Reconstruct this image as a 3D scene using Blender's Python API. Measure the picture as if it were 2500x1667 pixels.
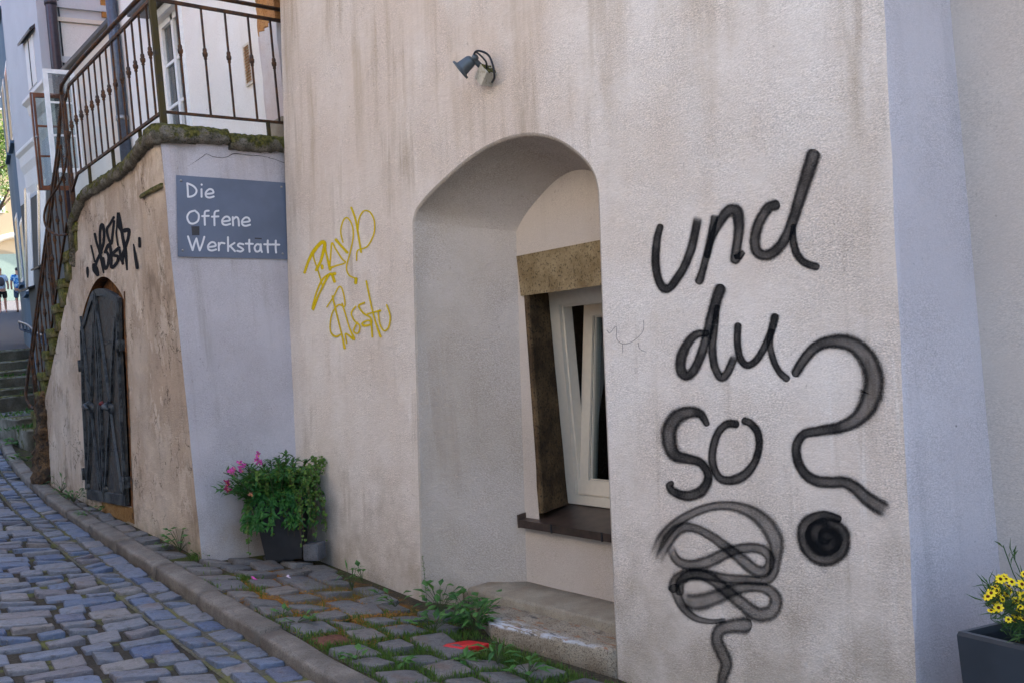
import bpy, bmesh, math, random
from mathutils import Vector, Matrix, noise
random.seed(7)
S = bpy.context.scene
COL = S.collection
for o in list(bpy.data.objects): bpy.data.objects.remove(o)
R = math.radians

# ------------------------------------------------------------------ camera
FPX = 2550.0                                    # focal length in pixels of the 2500 px wide photograph
AZ, PITCH, ROLL = math.atan(1846 / FPX), R(.57), R(5.3)
F0 = Vector((math.sin(AZ), math.cos(AZ), 0)); R0 = Vector((math.cos(AZ), -math.sin(AZ), 0)); U0 = Vector((0, 0, 1))
CF = F0 * math.cos(PITCH) - U0 * math.sin(PITCH); CU = U0 * math.cos(PITCH) + F0 * math.sin(PITCH)
CR = R0 * math.cos(ROLL) - CU * math.sin(ROLL); CU = CU * math.cos(ROLL) + R0 * math.sin(ROLL)
cd = bpy.data.cameras.new('camera'); cam = bpy.data.objects.new('camera', cd); COL.objects.link(cam)
cam.matrix_world = Matrix(((CR.x, CU.x, -CF.x, 0), (CR.y, CU.y, -CF.y, 0), (CR.z, CU.z, -CF.z, 0), (0, 0, 0, 1)))
cd.sensor_width = 36; cd.lens = FPX / 2500 * 36; cd.clip_start = .05; cd.clip_end = 3000
S.camera = cam
# ------------------------------------------------------------------ light
SUN_AZ, SUN_EL = R(97), R(36)                  # azimuth from +Y towards +X: from behind the house on the right
wd = bpy.data.worlds.new('World'); S.world = wd; wd.use_nodes = True
wt = wd.node_tree; bg = wt.nodes['Background']
sky = wt.nodes.new('ShaderNodeTexSky'); sky.sky_type = 'NISHITA'; sky.sun_disc = False
sky.sun_elevation = SUN_EL; sky.sun_rotation = SUN_AZ; sky.dust_density = 3.5; sky.air_density = .8; sky.ozone_density = 1.0
wt.links.new(sky.outputs[0], bg.inputs[0]); bg.inputs[1].default_value = .15
sd = bpy.data.lights.new('sun', 'SUN'); sd.energy = 4.5; sd.angle = R(.53); sd.color = (1, .93, .82)
sun = bpy.data.objects.new('sun', sd); COL.objects.link(sun)
tosun = Vector((math.sin(SUN_AZ) * math.cos(SUN_EL), math.cos(SUN_AZ) * math.cos(SUN_EL), math.sin(SUN_EL)))
sun.rotation_euler = tosun.to_track_quat('Z', 'Y').to_euler(); sun.location = tosun * 30
S.view_settings.view_transform = 'Standard'; S.view_settings.look = 'None'
S.view_settings.exposure = 2.55; S.view_settings.gamma = 1.0; S.view_settings.use_curve_mapping = False
S.render.engine = 'CYCLES'
S.cycles.max_bounces = 8; S.cycles.diffuse_bounces = 5; S.cycles.transparent_max_bounces = 16

# ------------------------------------------------------------------ measuring helpers: a viewing direction met with a real plane
def ray(x, y): return CF + CR * ((x - 1250) / FPX) - CU * ((y - 833.5) / FPX)
def hit(x, y, P, n):
    d = ray(x, y); n = Vector(n); return d * (n.dot(Vector(P)) / n.dot(d))
def onX(x, y, X, b=0): return hit(x, y, (X, 0, 0), (1, 0, -b))
def onY(x, y, Y): return hit(x, y, (0, Y, 0), (0, 1, 0))
def onZ(x, y, z): return hit(x, y, (0, 0, z), (0, 0, 1))
PHI = R(10); SN = Vector((-math.sin(PHI), math.cos(PHI), -.03)); SP = Vector((3.3, 7.425, 0))   # end wall of the stair block
def onS(x, y, off=0): return hit(x, y, SP - SN * off, SN)
def onM(x, y, off=0): return onX(x, y, 3.3 - off, .07)                                            # battered house wall
def project(p):
    d = p.dot(CF)
    if d < .1: return None
    return 1250 + FPX * p.dot(CR) / d, 833.5 - FPX * p.dot(CU) / d, d

# ------------------------------------------------------------------ materials
class N:
    def __init__(s, name):
        s.m = bpy.data.materials.new(name); s.m.use_nodes = True; s.t = s.m.node_tree
        s.b = s.t.nodes['Principled BSDF']; s.out = s.t.nodes['Material Output']
        s.pos = s.new('ShaderNodeNewGeometry').outputs['Position']
    def new(s, k): return s.t.nodes.new(k)
    def put(s, sock, v):
        if hasattr(v, 'is_output'): s.t.links.new(v, sock)
        elif isinstance(v, (tuple, list)) and sock.type == 'RGBA': sock.default_value = (*v[:3], 1)
        else: sock.default_value = v
    def map(s, vec, scale=(1, 1, 1), loc=(0, 0, 0)):
        n = s.new('ShaderNodeMapping'); s.put(n.inputs[0], vec); n.inputs['Scale'].default_value = scale; n.inputs['Location'].default_value = loc
        return n.outputs[0]
    def noise(s, scale, detail=4, vec=None, rough=.55, dist=0):
        n = s.new('ShaderNodeTexNoise'); s.put(n.inputs['Vector'], vec or s.pos); n.inputs['Scale'].default_value = scale
        n.inputs['Detail'].default_value = detail; n.inputs['Roughness'].default_value = rough; n.inputs['Distortion'].default_value = dist
        return n.outputs['Fac']
    def vor(s, scale, vec=None, feat='F1'):
        n = s.new('ShaderNodeTexVoronoi'); n.feature = feat; s.put(n.inputs['Vector'], vec or s.pos); n.inputs['Scale'].default_value = scale
        return n.outputs[0]
    def ramp(s, fac, stops):
        n = s.new('ShaderNodeValToRGB'); s.put(n.inputs[0], fac); e = n.color_ramp.elements
        for i, (p, c) in enumerate(stops):
            if isinstance(c, (int, float)): c = (c, c, c)
            el = e[i] if i < 2 else e.new(p)
            el.position = p; el.color = (*c, 1)
        return n.outputs[0]
    def rng(s, v, a, b, c=0, d=1):
        n = s.new('ShaderNodeMapRange'); s.put(n.inputs[0], v)
        for i, q in enumerate((a, b, c, d)): n.inputs[i + 1].default_value = q
        n.interpolation_type = 'SMOOTHSTEP'
        return n.outputs[0]
    def mix(s, a, b, f, mode='MIX'):
        n = s.new('ShaderNodeMix'); n.data_type = 'RGBA'; n.blend_type = mode
        s.put(n.inputs[0], f); s.put(n.inputs[6], a); s.put(n.inputs[7], b); return n.outputs[2]
    def math(s, op, a, b=0, clamp=False):
        n = s.new('ShaderNodeMath'); n.operation = op; s.put(n.inputs[0], a); s.put(n.inputs[1], b); n.use_clamp = clamp; return n.outputs[0]
    def xyz(s, v=None):
        n = s.new('ShaderNodeSeparateXYZ'); s.put(n.inputs[0], v or s.pos); return n.outputs
    def nrm(s):
        n = s.new('ShaderNodeNewGeometry'); return n.outputs['Normal']
    def rnd(s):
        o = s.new('ShaderNodeObjectInfo').outputs['Random']; a = s.new('ShaderNodeAttribute'); a.attribute_name = 'rnd'
        return s.math('FRACT', s.math('ADD', o, a.outputs['Fac']))
    def bump(s, h, strength=.5, dist=.01, normal=None):
        n = s.new('ShaderNodeBump'); n.inputs['Strength'].default_value = strength; n.inputs['Distance'].default_value = dist
        s.put(n.inputs['Height'], h)
        if normal is not None: s.put(n.inputs['Normal'], normal)
        return n.outputs[0]
    def set(s, col=None, rough=None, spec=None, metal=None, normal=None, alpha=None, **k):
        for key, v in (('Base Color', col), ('Roughness', rough), ('Specular IOR Level', spec), ('Metallic', metal), ('Normal', normal), ('Alpha', alpha)):
            if v is not None: s.put(s.b.inputs[key], v)
        for key, v in k.items(): s.put(s.b.inputs[key.replace('_', ' ')], v)
        return s.m

def simple(name, col, rough=.6, spec=.4, metal=0, var=.12, scale=30, bump=.0, dist=.003):
    n = N(name); f = n.noise(scale, 5)
    c = n.mix(tuple(x * (1 - var) for x in col), tuple(min(1, x * (1 + var)) for x in col), n.rng(f, .3, .7))
    return n.set(c, rough, spec, metal, n.bump(f, bump, dist) if bump else None)

def plaster(name, base, light, dark, streak=.5, grain=110, bump=.55, warm=None, moss=0, ground=None, patch=0.0, bdist=.006, speck=.5, runs=0):
    n = N(name)
    big = n.noise(1.1, 6, rough=.62); mid = n.noise(5, 5)
    c = n.mix(base, light, n.rng(big, .38, .68))
    if warm: c = n.mix(c, warm, n.math('MULTIPLY', n.rng(n.noise(.8, 5, n.map(n.pos, (1, 1, .5), (7, 3, 1))), .45, .7), .8))
    # water runs: narrow upright streaks, broken up along their length
    st = n.noise(9, 4, n.map(n.pos, (1, 1, .045)), .6); st2 = n.noise(34, 3, n.map(n.pos, (1, 1, .02), (3, 3, 3)), .6)
    brk = n.rng(n.noise(1.3, 4, n.map(n.pos, (1, 1, .7), (1, 9, 4))), .42, .66)
    c = n.mix(c, dark, n.math('MULTIPLY', n.math('MULTIPLY', n.rng(st, .5, .72), brk), streak))
    c = n.mix(c, light, n.math('MULTIPLY', n.rng(st2, .56, .72), n.math('MULTIPLY', brk, streak * .8)))
    sp = n.rng(n.noise(grain * .55, 2), .60, .74)
    c = n.mix(c, tuple(x * .62 for x in dark), n.math('MULTIPLY', sp, n.math('MULTIPLY', n.rng(mid, .45, .7), .5)))
    if patch:
        p = n.noise(3.0, 9, n.map(n.pos, (1, 1, .8), (4, 2, 8)), .72)
        c = n.mix(c, light, n.math('MULTIPLY', n.rng(p, .565, .60), patch))
        pf = n.noise(11, 8, n.map(n.pos, (1, 1, .75), (9, 2, 8)), .75); c = n.mix(c, light, n.math('MULTIPLY', n.rng(pf, .58, .66), patch * .7))
        v = n.new('ShaderNodeTexVoronoi'); v.feature = 'DISTANCE_TO_EDGE'; v.inputs['Scale'].default_value = 3.2
        wv = n.new('ShaderNodeVectorMath'); wv.operation = 'ADD'; nt = n.new('ShaderNodeTexNoise'); n.put(nt.inputs['Vector'], n.pos); nt.inputs['Scale'].default_value = 7; nt.inputs['Detail'].default_value = 6
        sc3 = n.new('ShaderNodeVectorMath'); sc3.operation = 'SCALE'; n.put(sc3.inputs[0], nt.outputs['Color']); sc3.inputs['Scale'].default_value = .35
        n.put(wv.inputs[0], n.map(n.pos, (1, 1, .6))); n.put(wv.inputs[1], sc3.outputs[0]); n.put(v.inputs['Vector'], wv.outputs[0])
        ck = n.math('MULTIPLY', n.rng(v.outputs[0], .004, .016, 1, 0), n.rng(n.noise(1.6, 3, n.map(n.pos, (1, 1, 1), (3, 5, 5))), .48, .58))
        c = n.mix(c, (.06, .045, .03), n.math('MULTIPLY', ck, .85))
        c = n.mix(c, tuple(x * .8 for x in dark), n.math('MULTIPLY', n.rng(n.noise(2.2, 8, n.map(n.pos, (1, 1, .8), (1, 6, 3)), .7), .54, .66), patch * .75))
    if ground:                                  # splash dirt and algae at the foot of the wall
        z0, h, gc = ground
        zz = n.math('ADD', n.xyz()[2], n.math('MULTIPLY', n.math('SUBTRACT', mid, .5), h * 1.6))
        c = n.mix(c, gc, n.math('MULTIPLY', n.rng(zz, z0, z0 + h, 1, 0), .75))
    if runs:
        zt = n.rng(n.math('ADD', n.xyz()[2], n.math('MULTIPLY', n.math('SUBTRACT', n.noise(2.2, 3, n.map(n.pos, (1, 1, .25), (6, 1, 1))), .5), 3.2)), .25, 1.9)
        rn_ = n.rng(n.noise(4.2, 5, n.map(n.pos, (1, 1, .10), (2, 4, 6)), .65), .47, .64)
        c = n.mix(c, n.mix(dark, (.40, .29, .17), n.noise(5, 3)), n.math('MULTIPLY', n.math('MULTIPLY', zt, rn_), runs))
        c = n.mix(c, n.mix(light, (.55, .53, .50), .2), n.math('MULTIPLY', n.rng(n.noise(1.0, 6, n.map(n.pos, (1, 1, .6), (8, 8, 2)), .65), .52, .66), .55))
    rgh = n.rng(n.noise(2.4, 5, n.map(n.pos, (1, 1, 1), (5, 1, 9)), .6), .33, .66, .25, 1.0)
    g = n.noise(grain, 3, n.map(n.pos, (.7, .7, 1.3)), .65); g2 = n.noise(14, 5); sw = n.noise(26, 4, n.map(n.pos, (.5, .32, 1.5)), .65, 1.2)
    c = n.mix(c, n.mix((.70, .69, .68), (1.24, 1.24, 1.24), n.rng(n.noise(grain * 1.5, 3, n.map(n.pos, (.65, .65, 1.35), (2, 7, 4)), .75), .34, .66)), n.math('MULTIPLY', rgh, speck), 'MULTIPLY')
    pit = n.math('MULTIPLY', n.rng(n.vor(4.6), .012, .03, 1, 0), n.rng(n.noise(3.1, 2), .52, .56)); c = n.mix(c, (.06, .05, .04), n.math('MULTIPLY', pit, .8))
    hgt = n.math('ADD', n.math('MULTIPLY', n.math('MULTIPLY', g, rgh), 1.0), n.math('ADD', n.math('MULTIPLY', g2, .9), n.math('MULTIPLY', sw, .3)))
    return n.set(c, .93, .12, normal=n.bump(hgt, bump, bdist))

WALLZ = -1.55
m_main = plaster('house_plaster', (.655, .57, .49), (.74, .675, .61), (.38, .30, .22), .8, warm=(.62, .515, .43), bump=.55, bdist=.014, speck=.95, runs=.52, ground=(WALLZ - .25, 1.05, (.36, .295, .225)))
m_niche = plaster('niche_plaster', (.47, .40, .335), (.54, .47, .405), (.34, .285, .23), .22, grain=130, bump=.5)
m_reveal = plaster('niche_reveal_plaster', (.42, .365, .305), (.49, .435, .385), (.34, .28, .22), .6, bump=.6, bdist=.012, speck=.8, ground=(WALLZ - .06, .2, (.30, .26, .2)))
m_band = plaster('corner_plaster', (.62, .555, .555), (.68, .615, .615), (.44, .40, .40), .35, bump=.5, bdist=.012, speck=.65, runs=.12, ground=(-1.75, .6, (.46, .41, .38)))
m_neigh = plaster('neighbour_plaster', (.54, .465, .405), (.59, .52, .46), (.42, .35, .29), .08, bump=.45)
m_tan = plaster('tan_plaster', (.48, .375, .285), (.64, .545, .445), (.25, .185, .13), .40, patch=.9, bump=1.0, bdist=.016, warm=(.40, .29, .205), speck=1.0, ground=(-1.5, .35, (.22, .19, .10)))
m_sign = plaster('end_plaster', (.48, .445, .455), (.57, .535, .55), (.33, .29, .265), .7, bump=.6, bdist=.012, speck=.7, runs=.35, ground=(-1.42, .5, (.42, .335, .26)))
m_cream = plaster('cream_plaster', (.82, .775, .71), (.86, .83, .79), (.60, .53, .46), .15, bump=.2)
m_cream2 = plaster('cream_extension_plaster', (.72, .64, .53), (.76, .69, .59), (.56, .46, .36), .25, bump=.2)
m_white = plaster('white_plaster', (.58, .575, .58), (.63, .625, .63), (.48, .46, .45), .12, bump=.2)
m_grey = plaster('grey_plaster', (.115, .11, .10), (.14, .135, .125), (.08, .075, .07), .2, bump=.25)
m_blue = plaster('blue_plaster', (.11, .17, .24), (.14, .20, .27), (.17, .22, .28), .3, bump=.2)
m_yellow = simple('yellow_plaster', (.36, .285, .19), .9, .1)
m_far_green = simple('pale_green_plaster', (.24, .31, .27), .9, .1)
m_far = simple('opposite_plaster', (.40, .36, .31), .9, .1, var=.06, scale=2)

def stone(name, c1, c2, c3, rough=.85, grain=160, bump=.6, moss=0, dist=.006, spec=.25, big=6):
    n = N(name); f = n.noise(big, 6, rough=.65); g = n.noise(grain, 3)
    c = n.mix(c1, c2, n.rng(f, .35, .68)); c = n.mix(c, c3, n.math('MULTIPLY', n.rng(g, .52, .66), .75))
    if moss:
        mf = n.math('ADD', n.noise(9, 6, rough=.7), n.math('MULTIPLY', n.xyz(n.nrm())[2], .18))
        mk = n.rng(mf, .62 - moss * .2, .74 - moss * .2)
        c = n.mix(c, n.mix((.045, .05, .012), (.17, .155, .03), n.rng(n.noise(38, 4), .35, .68)), mk)
    h = n.math('ADD', g, n.math('MULTIPLY', n.noise(24, 5), 1.6))
    return n.set(c, rough, spec, normal=n.bump(h, bump, dist))
m_granite = stone('brown_granite', (.17, .115, .055), (.30, .225, .125), (.055, .04, .025), grain=120, bump=.7)
m_jamb = stone('dark_granite', (.055, .032, .014), (.15, .095, .045), (.018, .012, .007), grain=70, bump=.8)
m_lintel = stone('lintel_granite', (.19, .13, .06), (.32, .24, .13), (.05, .035, .018), grain=75, bump=.7)
m_cap = stone('mossy_stone', (.14, .125, .09), (.28, .25, .20), (.035, .03, .02), moss=.80, bump=1.0, dist=.03, grain=90, big=11)
m_step = stone('mossy_step_stone', (.19, .165, .075), (.28, .24, .11), (.08, .07, .03), moss=1.1, bump=.9, dist=.012)
m_kerb = stone('kerb_granite', (.125, .105, .085), (.215, .19, .16), (.055, .047, .04), rough=.65, grain=120, bump=.8, spec=.4)
m_slab = stone('threshold_granite', (.30, .24, .17), (.42, .355, .27), (.12, .09, .06), grain=130, bump=.9, dist=.008)
m_bench = stone('worn_step_stone', (.25, .205, .15), (.33, .285, .215), (.15, .12, .08), grain=200, bump=.5)
m_block = stone('grey_granite', (.08, .08, .085), (.15, .15, .16), (.06, .06, .06), grain=140, bump=.5)
m_sand = stone('red_sandstone', (.42, .19, .06), (.52, .29, .12), (.25, .10, .04), grain=90, bump=.7, dist=.015)
m_rubble = stone('exposed_masonry', (.035, .024, .015), (.17, .095, .04), (.012, .010, .008), grain=30, bump=1, dist=.03, big=9)

def cobble_mat(name, cols, rough=.42, moss=0.0, spec=.5):
    n = N(name); r = n.rnd(); k = len(cols)
    c = n.ramp(r, [(i / k, cols[i]) for i in range(k)]); 
    f = n.noise(22, 6, rough=.7); g = n.noise(120, 3)
    c = n.mix(c, (.045, .04, .035), n.math('MULTIPLY', n.rng(f, .48, .70), .7)); c = n.mix(c, (.36, .33, .30), n.math('MULTIPLY', n.rng(g, .56, .70), .45))
    c = n.mix(c, (.17, .105, .07), n.math('MULTIPLY', n.rng(n.noise(7, 4, n.map(n.pos, (1, 1, 1), (5, 5, 5))), .58, .72), .5))
    rr = n.math('ADD', rough - .1, n.math('MULTIPLY', f, .3))
    h = n.math('ADD', n.math('MULTIPLY', f, 1.6), n.math('MULTIPLY', g, .5))
    return n.set(c, rr, spec, normal=n.bump(h, .8, .016))
m_cob = cobble_mat('street_cobble', [(.08, .115, .19), (.12, .16, .245), (.16, .17, .195), (.10, .14, .225), (.065, .095, .18), (.18, .16, .15), (.125, .165, .25), (.21, .195, .185), (.14, .155, .19)])
m_cobp = cobble_mat('pavement_cobble', [(.13, .125, .12), (.17, .16, .15), (.10, .105, .11), (.19, .165, .145), (.12, .12, .125), (.15, .14, .135)], .55)
m_red = simple('red_paint', (.62, .012, .022), .4, .5, var=.15, scale=60, bump=.3)
m_brick = simple('old_brick', (.13, .055, .035), .85, .2, var=.25, scale=50, bump=.5)

def bed_mat(name, a, b, mossc, mossamt, orange=0):
    n = N(name); f = n.noise(60, 5); c = n.mix(a, b, n.rng(f, .35, .65))
    c = n.mix(c, mossc, n.math('MULTIPLY', n.rng(n.noise(3.5, 6, rough=.7), .62 - mossamt * .3, .72 - mossamt * .3), .8))
    if orange:
        p = n.xyz(); d = n.math('ADD', n.math('POWER', n.math('DIVIDE', n.math('SUBTRACT', p[0], 2.62), .42), 2), n.math('POWER', n.math('DIVIDE', n.math('SUBTRACT', p[1], 5.95), .8), 2))
        d = n.math('ADD', d, n.math('MULTIPLY', n.math('SUBTRACT', n.noise(7, 5), .5), 2.6))
        c = n.mix(c, n.mix((.20, .075, .012), (.38, .17, .03), n.rng(n.noise(150, 2), .4, .6)), n.rng(d, .6, 1.5, .95, 0))
    return n.set(c, .95, .1, normal=n.bump(n.math('ADD', f, n.noise(150, 2)), .8, .012))
m_bed = bed_mat('street_joint_sand', (.038, .033, .026), (.07, .062, .05), (.13, .14, .045), .35)
m_bedg = bed_mat('gutter_joint_moss', (.085, .08, .062), (.16, .15, .115), (.16, .155, .055), .42)
m_bedp = bed_mat('pavement_joint_soil', (.05, .042, .03), (.10, .08, .05), (.07, .085, .02), .45, 1)
m_soil = simple('dark_soil', (.03, .022, .015), .95, .1, var=.4, scale=80, bump=.8, dist=.01)
m_path = cobble_mat('far_paving', [(.06, .062, .075), (.085, .085, .095), (.07, .072, .085)], .8, spec=.15)
m_ground = bed_mat('ground_earth', (.10, .09, .075), (.14, .125, .10), (.10, .11, .05), .4)

def iron(name, c, rust, amt, rough=.5, metal=.3):
    n = N(name); f = n.noise(14, 6, rough=.7); f2 = n.noise(60, 4)
    k = n.rng(n.math('ADD', f, n.math('MULTIPLY', f2, .35)), .72 - amt * .3, .86 - amt * .3)
    return n.set(n.mix(c, rust, k), n.math('ADD', n.math('MULTIPLY', k, .4), rough), .45, metal, n.bump(f2, .35, .003))
m_rail = iron('brown_iron', (.034, .019, .012), (.115, .052, .022), .32, .5)
m_post = iron('mossy_iron', (.030, .023, .011), (.070, .055, .020), .55, .6)
m_door = iron('door_sheet_iron', (.040, .040, .040), (.085, .075, .062), .3, .42, .4)
m_strap = iron('door_strap_iron', (.03, .033, .036), (.10, .11, .115), .35, .38, .6)
m_rust = iron('rusty_frame', (.20, .075, .014), (.07, .035, .015), .35, .9, 0)
m_ruststain = stone('rust_stained_plaster', (.24, .125, .035), (.33, .20, .085), (.13, .055, .014), grain=60, bump=.6)
m_pipe = simple('dark_drainpipe', (.055, .045, .055), .35, .5, .3, var=.15)
m_pipe2 = simple('blue_grey_drainpipe', (.07, .085, .115), .35, .5, .3, var=.15)
m_slate = simple('slate_sill', (.035, .033, .033), .4, .5, var=.4, scale=20, bump=.3)
m_copper = simple('brown_metal_sill', (.07, .048, .038), .35, .5, .4, var=.3, scale=12)
m_pvc = simple('white_window_frame', (.66, .585, .47), .35, .5, var=.03)
m_whitewood = simple('white_painted_wood', (.80, .80, .79), .45, .4, var=.05)
m_brownwood = simple('brown_window_wood', (.16, .048, .014), .4, .5, var=.25, scale=15)
m_orangewood = simple('orange_window_wood', (.42, .19, .04), .45, .4, var=.2)
m_winback = simple('dim_window_pane', (.05, .06, .075), .25, .5)
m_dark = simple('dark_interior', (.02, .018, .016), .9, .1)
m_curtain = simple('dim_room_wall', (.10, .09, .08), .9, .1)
m_roof = N('roof_tile'); m_roof = m_roof.set(m_roof.mix((.36, .085, .04), (.24, .06, .035), m_roof.rng(m_roof.noise(3, 5), .4, .6)), .85, .2)
m_flash = simple('dark_flashing', (.05, .052, .058), .4, .5, .5)
m_lampgrey = simple('grey_lamp_metal', (.075, .09, .10), .42, .5, .3, var=.12, scale=25)
m_cable = simple('black_cable', (.015, .017, .022), .5, .4)
m_box = stone('weathered_box_plastic', (.46, .42, .34), (.56, .51, .42), (.30, .27, .20), grain=60, bump=.2)
m_moss = stone('dry_moss', (.10, .09, .03), (.20, .17, .07), (.05, .045, .02), moss=.6, bump=1, dist=.01)
m_pot = simple('anthracite_pot', (.022, .022, .024), .5, .4, var=.25, scale=8)
m_planter = simple('glossy_anthracite_planter', (.035, .042, .052), .28, .5, var=.15, scale=6)
m_signp = simple('slate_grey_panel', (.125, .155, .215), .42, .45, var=.08, scale=5)
m_signw = simple('white_lettering', (.72, .73, .75), .5, .4, var=.03)
m_sticker = simple('sticker_residue', (.055, .055, .06), .6, .3)
m_steel = simple('screw_steel', (.30, .29, .28), .35, .5, .8)

def glass(name, tint=(.75, .8, .8)):
    n = N(name); g = n.new('ShaderNodeBsdfGlossy'); g.inputs['Roughness'].default_value = .03; g.inputs['Color'].default_value = (.9, .95, 1, 1)
    t = n.new('ShaderNodeBsdfTransparent'); t.inputs[0].default_value = (*tint, 1)
    f = n.new('ShaderNodeFresnel'); f.inputs[0].default_value = 1.5
    mx = n.new('ShaderNodeMixShader'); n.put(mx.inputs[0], n.math('ADD', f.outputs[0], .05)); n.t.links.new(t.outputs[0], mx.inputs[1]); n.t.links.new(g.outputs[0], mx.inputs[2])
    n.t.links.new(mx.outputs[0], n.out.inputs[0]); return n.m
m_glass = glass('window_glass'); m_dglass = glass('dim_window_glass', (.50, .53, .52))

def leafm(name, a, b, rough=.5, trans=.25):
    n = N(name); at = n.new('ShaderNodeAttribute'); at.attribute_name = 'rnd'
    c = n.mix(a, b, n.math('FRACT', n.math('ADD', at.outputs['Fac'], n.math('MULTIPLY', n.noise(8, 3), .5))))
    n.set(c, rough, .35)
    tr = n.new('ShaderNodeBsdfTranslucent'); n.put(tr.inputs[0], n.mix(c, (.5, .7, .1), .3)); mx = n.new('ShaderNodeMixShader'); mx.inputs[0].default_value = trans
    n.t.links.new(n.b.outputs[0], mx.inputs[1]); n.t.links.new(tr.outputs[0], mx.inputs[2]); n.t.links.new(mx.outputs[0], n.out.inputs[0]); return n.m
m_leaf = leafm('pot_leaf', (.012, .075, .018), (.045, .17, .03))
m_leaf2 = leafm('small_round_leaf', (.035, .11, .018), (.12, .21, .03))
m_weed = leafm('weed_leaf', (.025, .10, .02), (.08, .20, .04))
m_grass = leafm('grass_blade', (.03, .09, .012), (.10, .17, .03))
m_drygrass = leafm('dry_grass', (.20, .14, .05), (.10, .12, .03))
m_needle = leafm('coreopsis_leaf', (.02, .07, .02), (.06, .13, .03))
m_treeleaf = leafm('tree_leaf', (.02, .06, .015), (.06, .12, .03), trans=.3)
m_litter = leafm('orange_litter', (.24, .09, .012), (.42, .21, .04), .8, .1)
m_stem = simple('plant_stem', (.06, .085, .03), .6, .3)
m_dstem = simple('dry_stem', (.10, .065, .035), .7, .2)
m_pink = simple('pink_petal', (.62, .10, .40), .5, .3, var=.3, scale=40)
m_magenta = simple('magenta_petal', (.30, .01, .10), .5, .3, var=.3, scale=40)
m_peach = simple('peach_petal', (.65, .28, .18), .5, .3)
m_orangep = simple('orange_throat', (.75, .30, .03), .5, .3)
m_ypet = simple('yellow_petal', (.85, .60, .012), .5, .3, var=.08, scale=60)
m_ycen = simple('brown_flower_eye', (.09, .02, .008), .8, .2)
m_bark = simple('tree_bark', (.09, .07, .05), .9, .1, var=.3, bump=.6)

def spray(name, col, centre=.66, edge=.95, soft=.35, hole=.78, halo=1.0):
    n = N(name); uv = n.new('ShaderNodeUVMap'); uv.uv_map = 'stroke'; s = n.xyz(uv.outputs[0])
    fd = n.new('ShaderNodeUVMap'); fd.uv_map = 'fade'; fade = n.xyz(fd.outputs[0])
    d0 = n.math('ABSOLUTE', s[1]); d = n.math('MULTIPLY', d0, halo)
    sp = n.noise(260, 2); wob = n.noise(30, 3)
    dd = n.math('ADD', d, n.math('MULTIPLY', n.math('SUBTRACT', sp, .5), .55)); dd = n.math('ADD', dd, n.math('MULTIPLY', n.math('SUBTRACT', wob, .5), .18))
    cen = n.math('MULTIPLY', n.rng(fade[1], .3, 1.0, 1.12, .72), centre); cen = n.math('MULTIPLY', cen, n.rng(n.noise(9, 3), .35, .65, .85, 1.1)); rimf = n.rng(d, .18, .70)
    a = n.math('ADD', n.math('MULTIPLY', cen, n.math('SUBTRACT', 1.0, rimf)), n.math('MULTIPLY', rimf, edge), True)
    a = n.math('MULTIPLY', a, n.rng(dd, 1 - soft, 1.0, 1, 0))
    if halo > 1:
        dots = n.math('MULTIPLY', n.rng(n.noise(330, 2, n.map(n.pos, (1, 1, 1), (9, 1, 3))), .58, .66), n.rng(d0, .55, 1.0, .42, 0))
        mist = n.rng(d0, .5, 1.0, .13, 0); a = n.math('MAXIMUM', a, n.math('MAXIMUM', dots, mist))
    a = n.math('MULTIPLY', a, n.rng(n.math('ADD', fade[0], n.math('MULTIPLY', n.math('SUBTRACT', sp, .5), .5)), .05, .8))
    a = n.math('MULTIPLY', a, n.rng(n.noise(190, 3, n.map(n.pos, (1, 1, 1), (2, 2, 2))), .30, .46, hole, 1))
    p = n.set(col, .8, .08)
    tr = n.new('ShaderNodeBsdfTransparent'); mx = n.new('ShaderNodeMixShader'); n.put(mx.inputs[0], a)
    n.t.links.new(tr.outputs[0], mx.inputs[1]); n.t.links.new(n.b.outputs[0], mx.inputs[2]); n.t.links.new(mx.outputs[0], n.out.inputs[0]); return p
m_spray = spray('black_spray_paint', (.008, .008, .009), .70, .96, .5, .78, 1.3)
m_sprayl = spray('thin_black_spray_paint', (.008, .008, .009), .46, .86, .55, .78, 1.25)
m_yspray = spray('yellow_marker_paint', (.62, .45, .004), .95, .93, .4, .55)
m_tag = spray('black_marker_paint', (.012, .012, .014), .97, 1.0, .12, .9)
m_pencil = spray('faint_scribble', (.05, .045, .05), .5, .6, .3)

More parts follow.
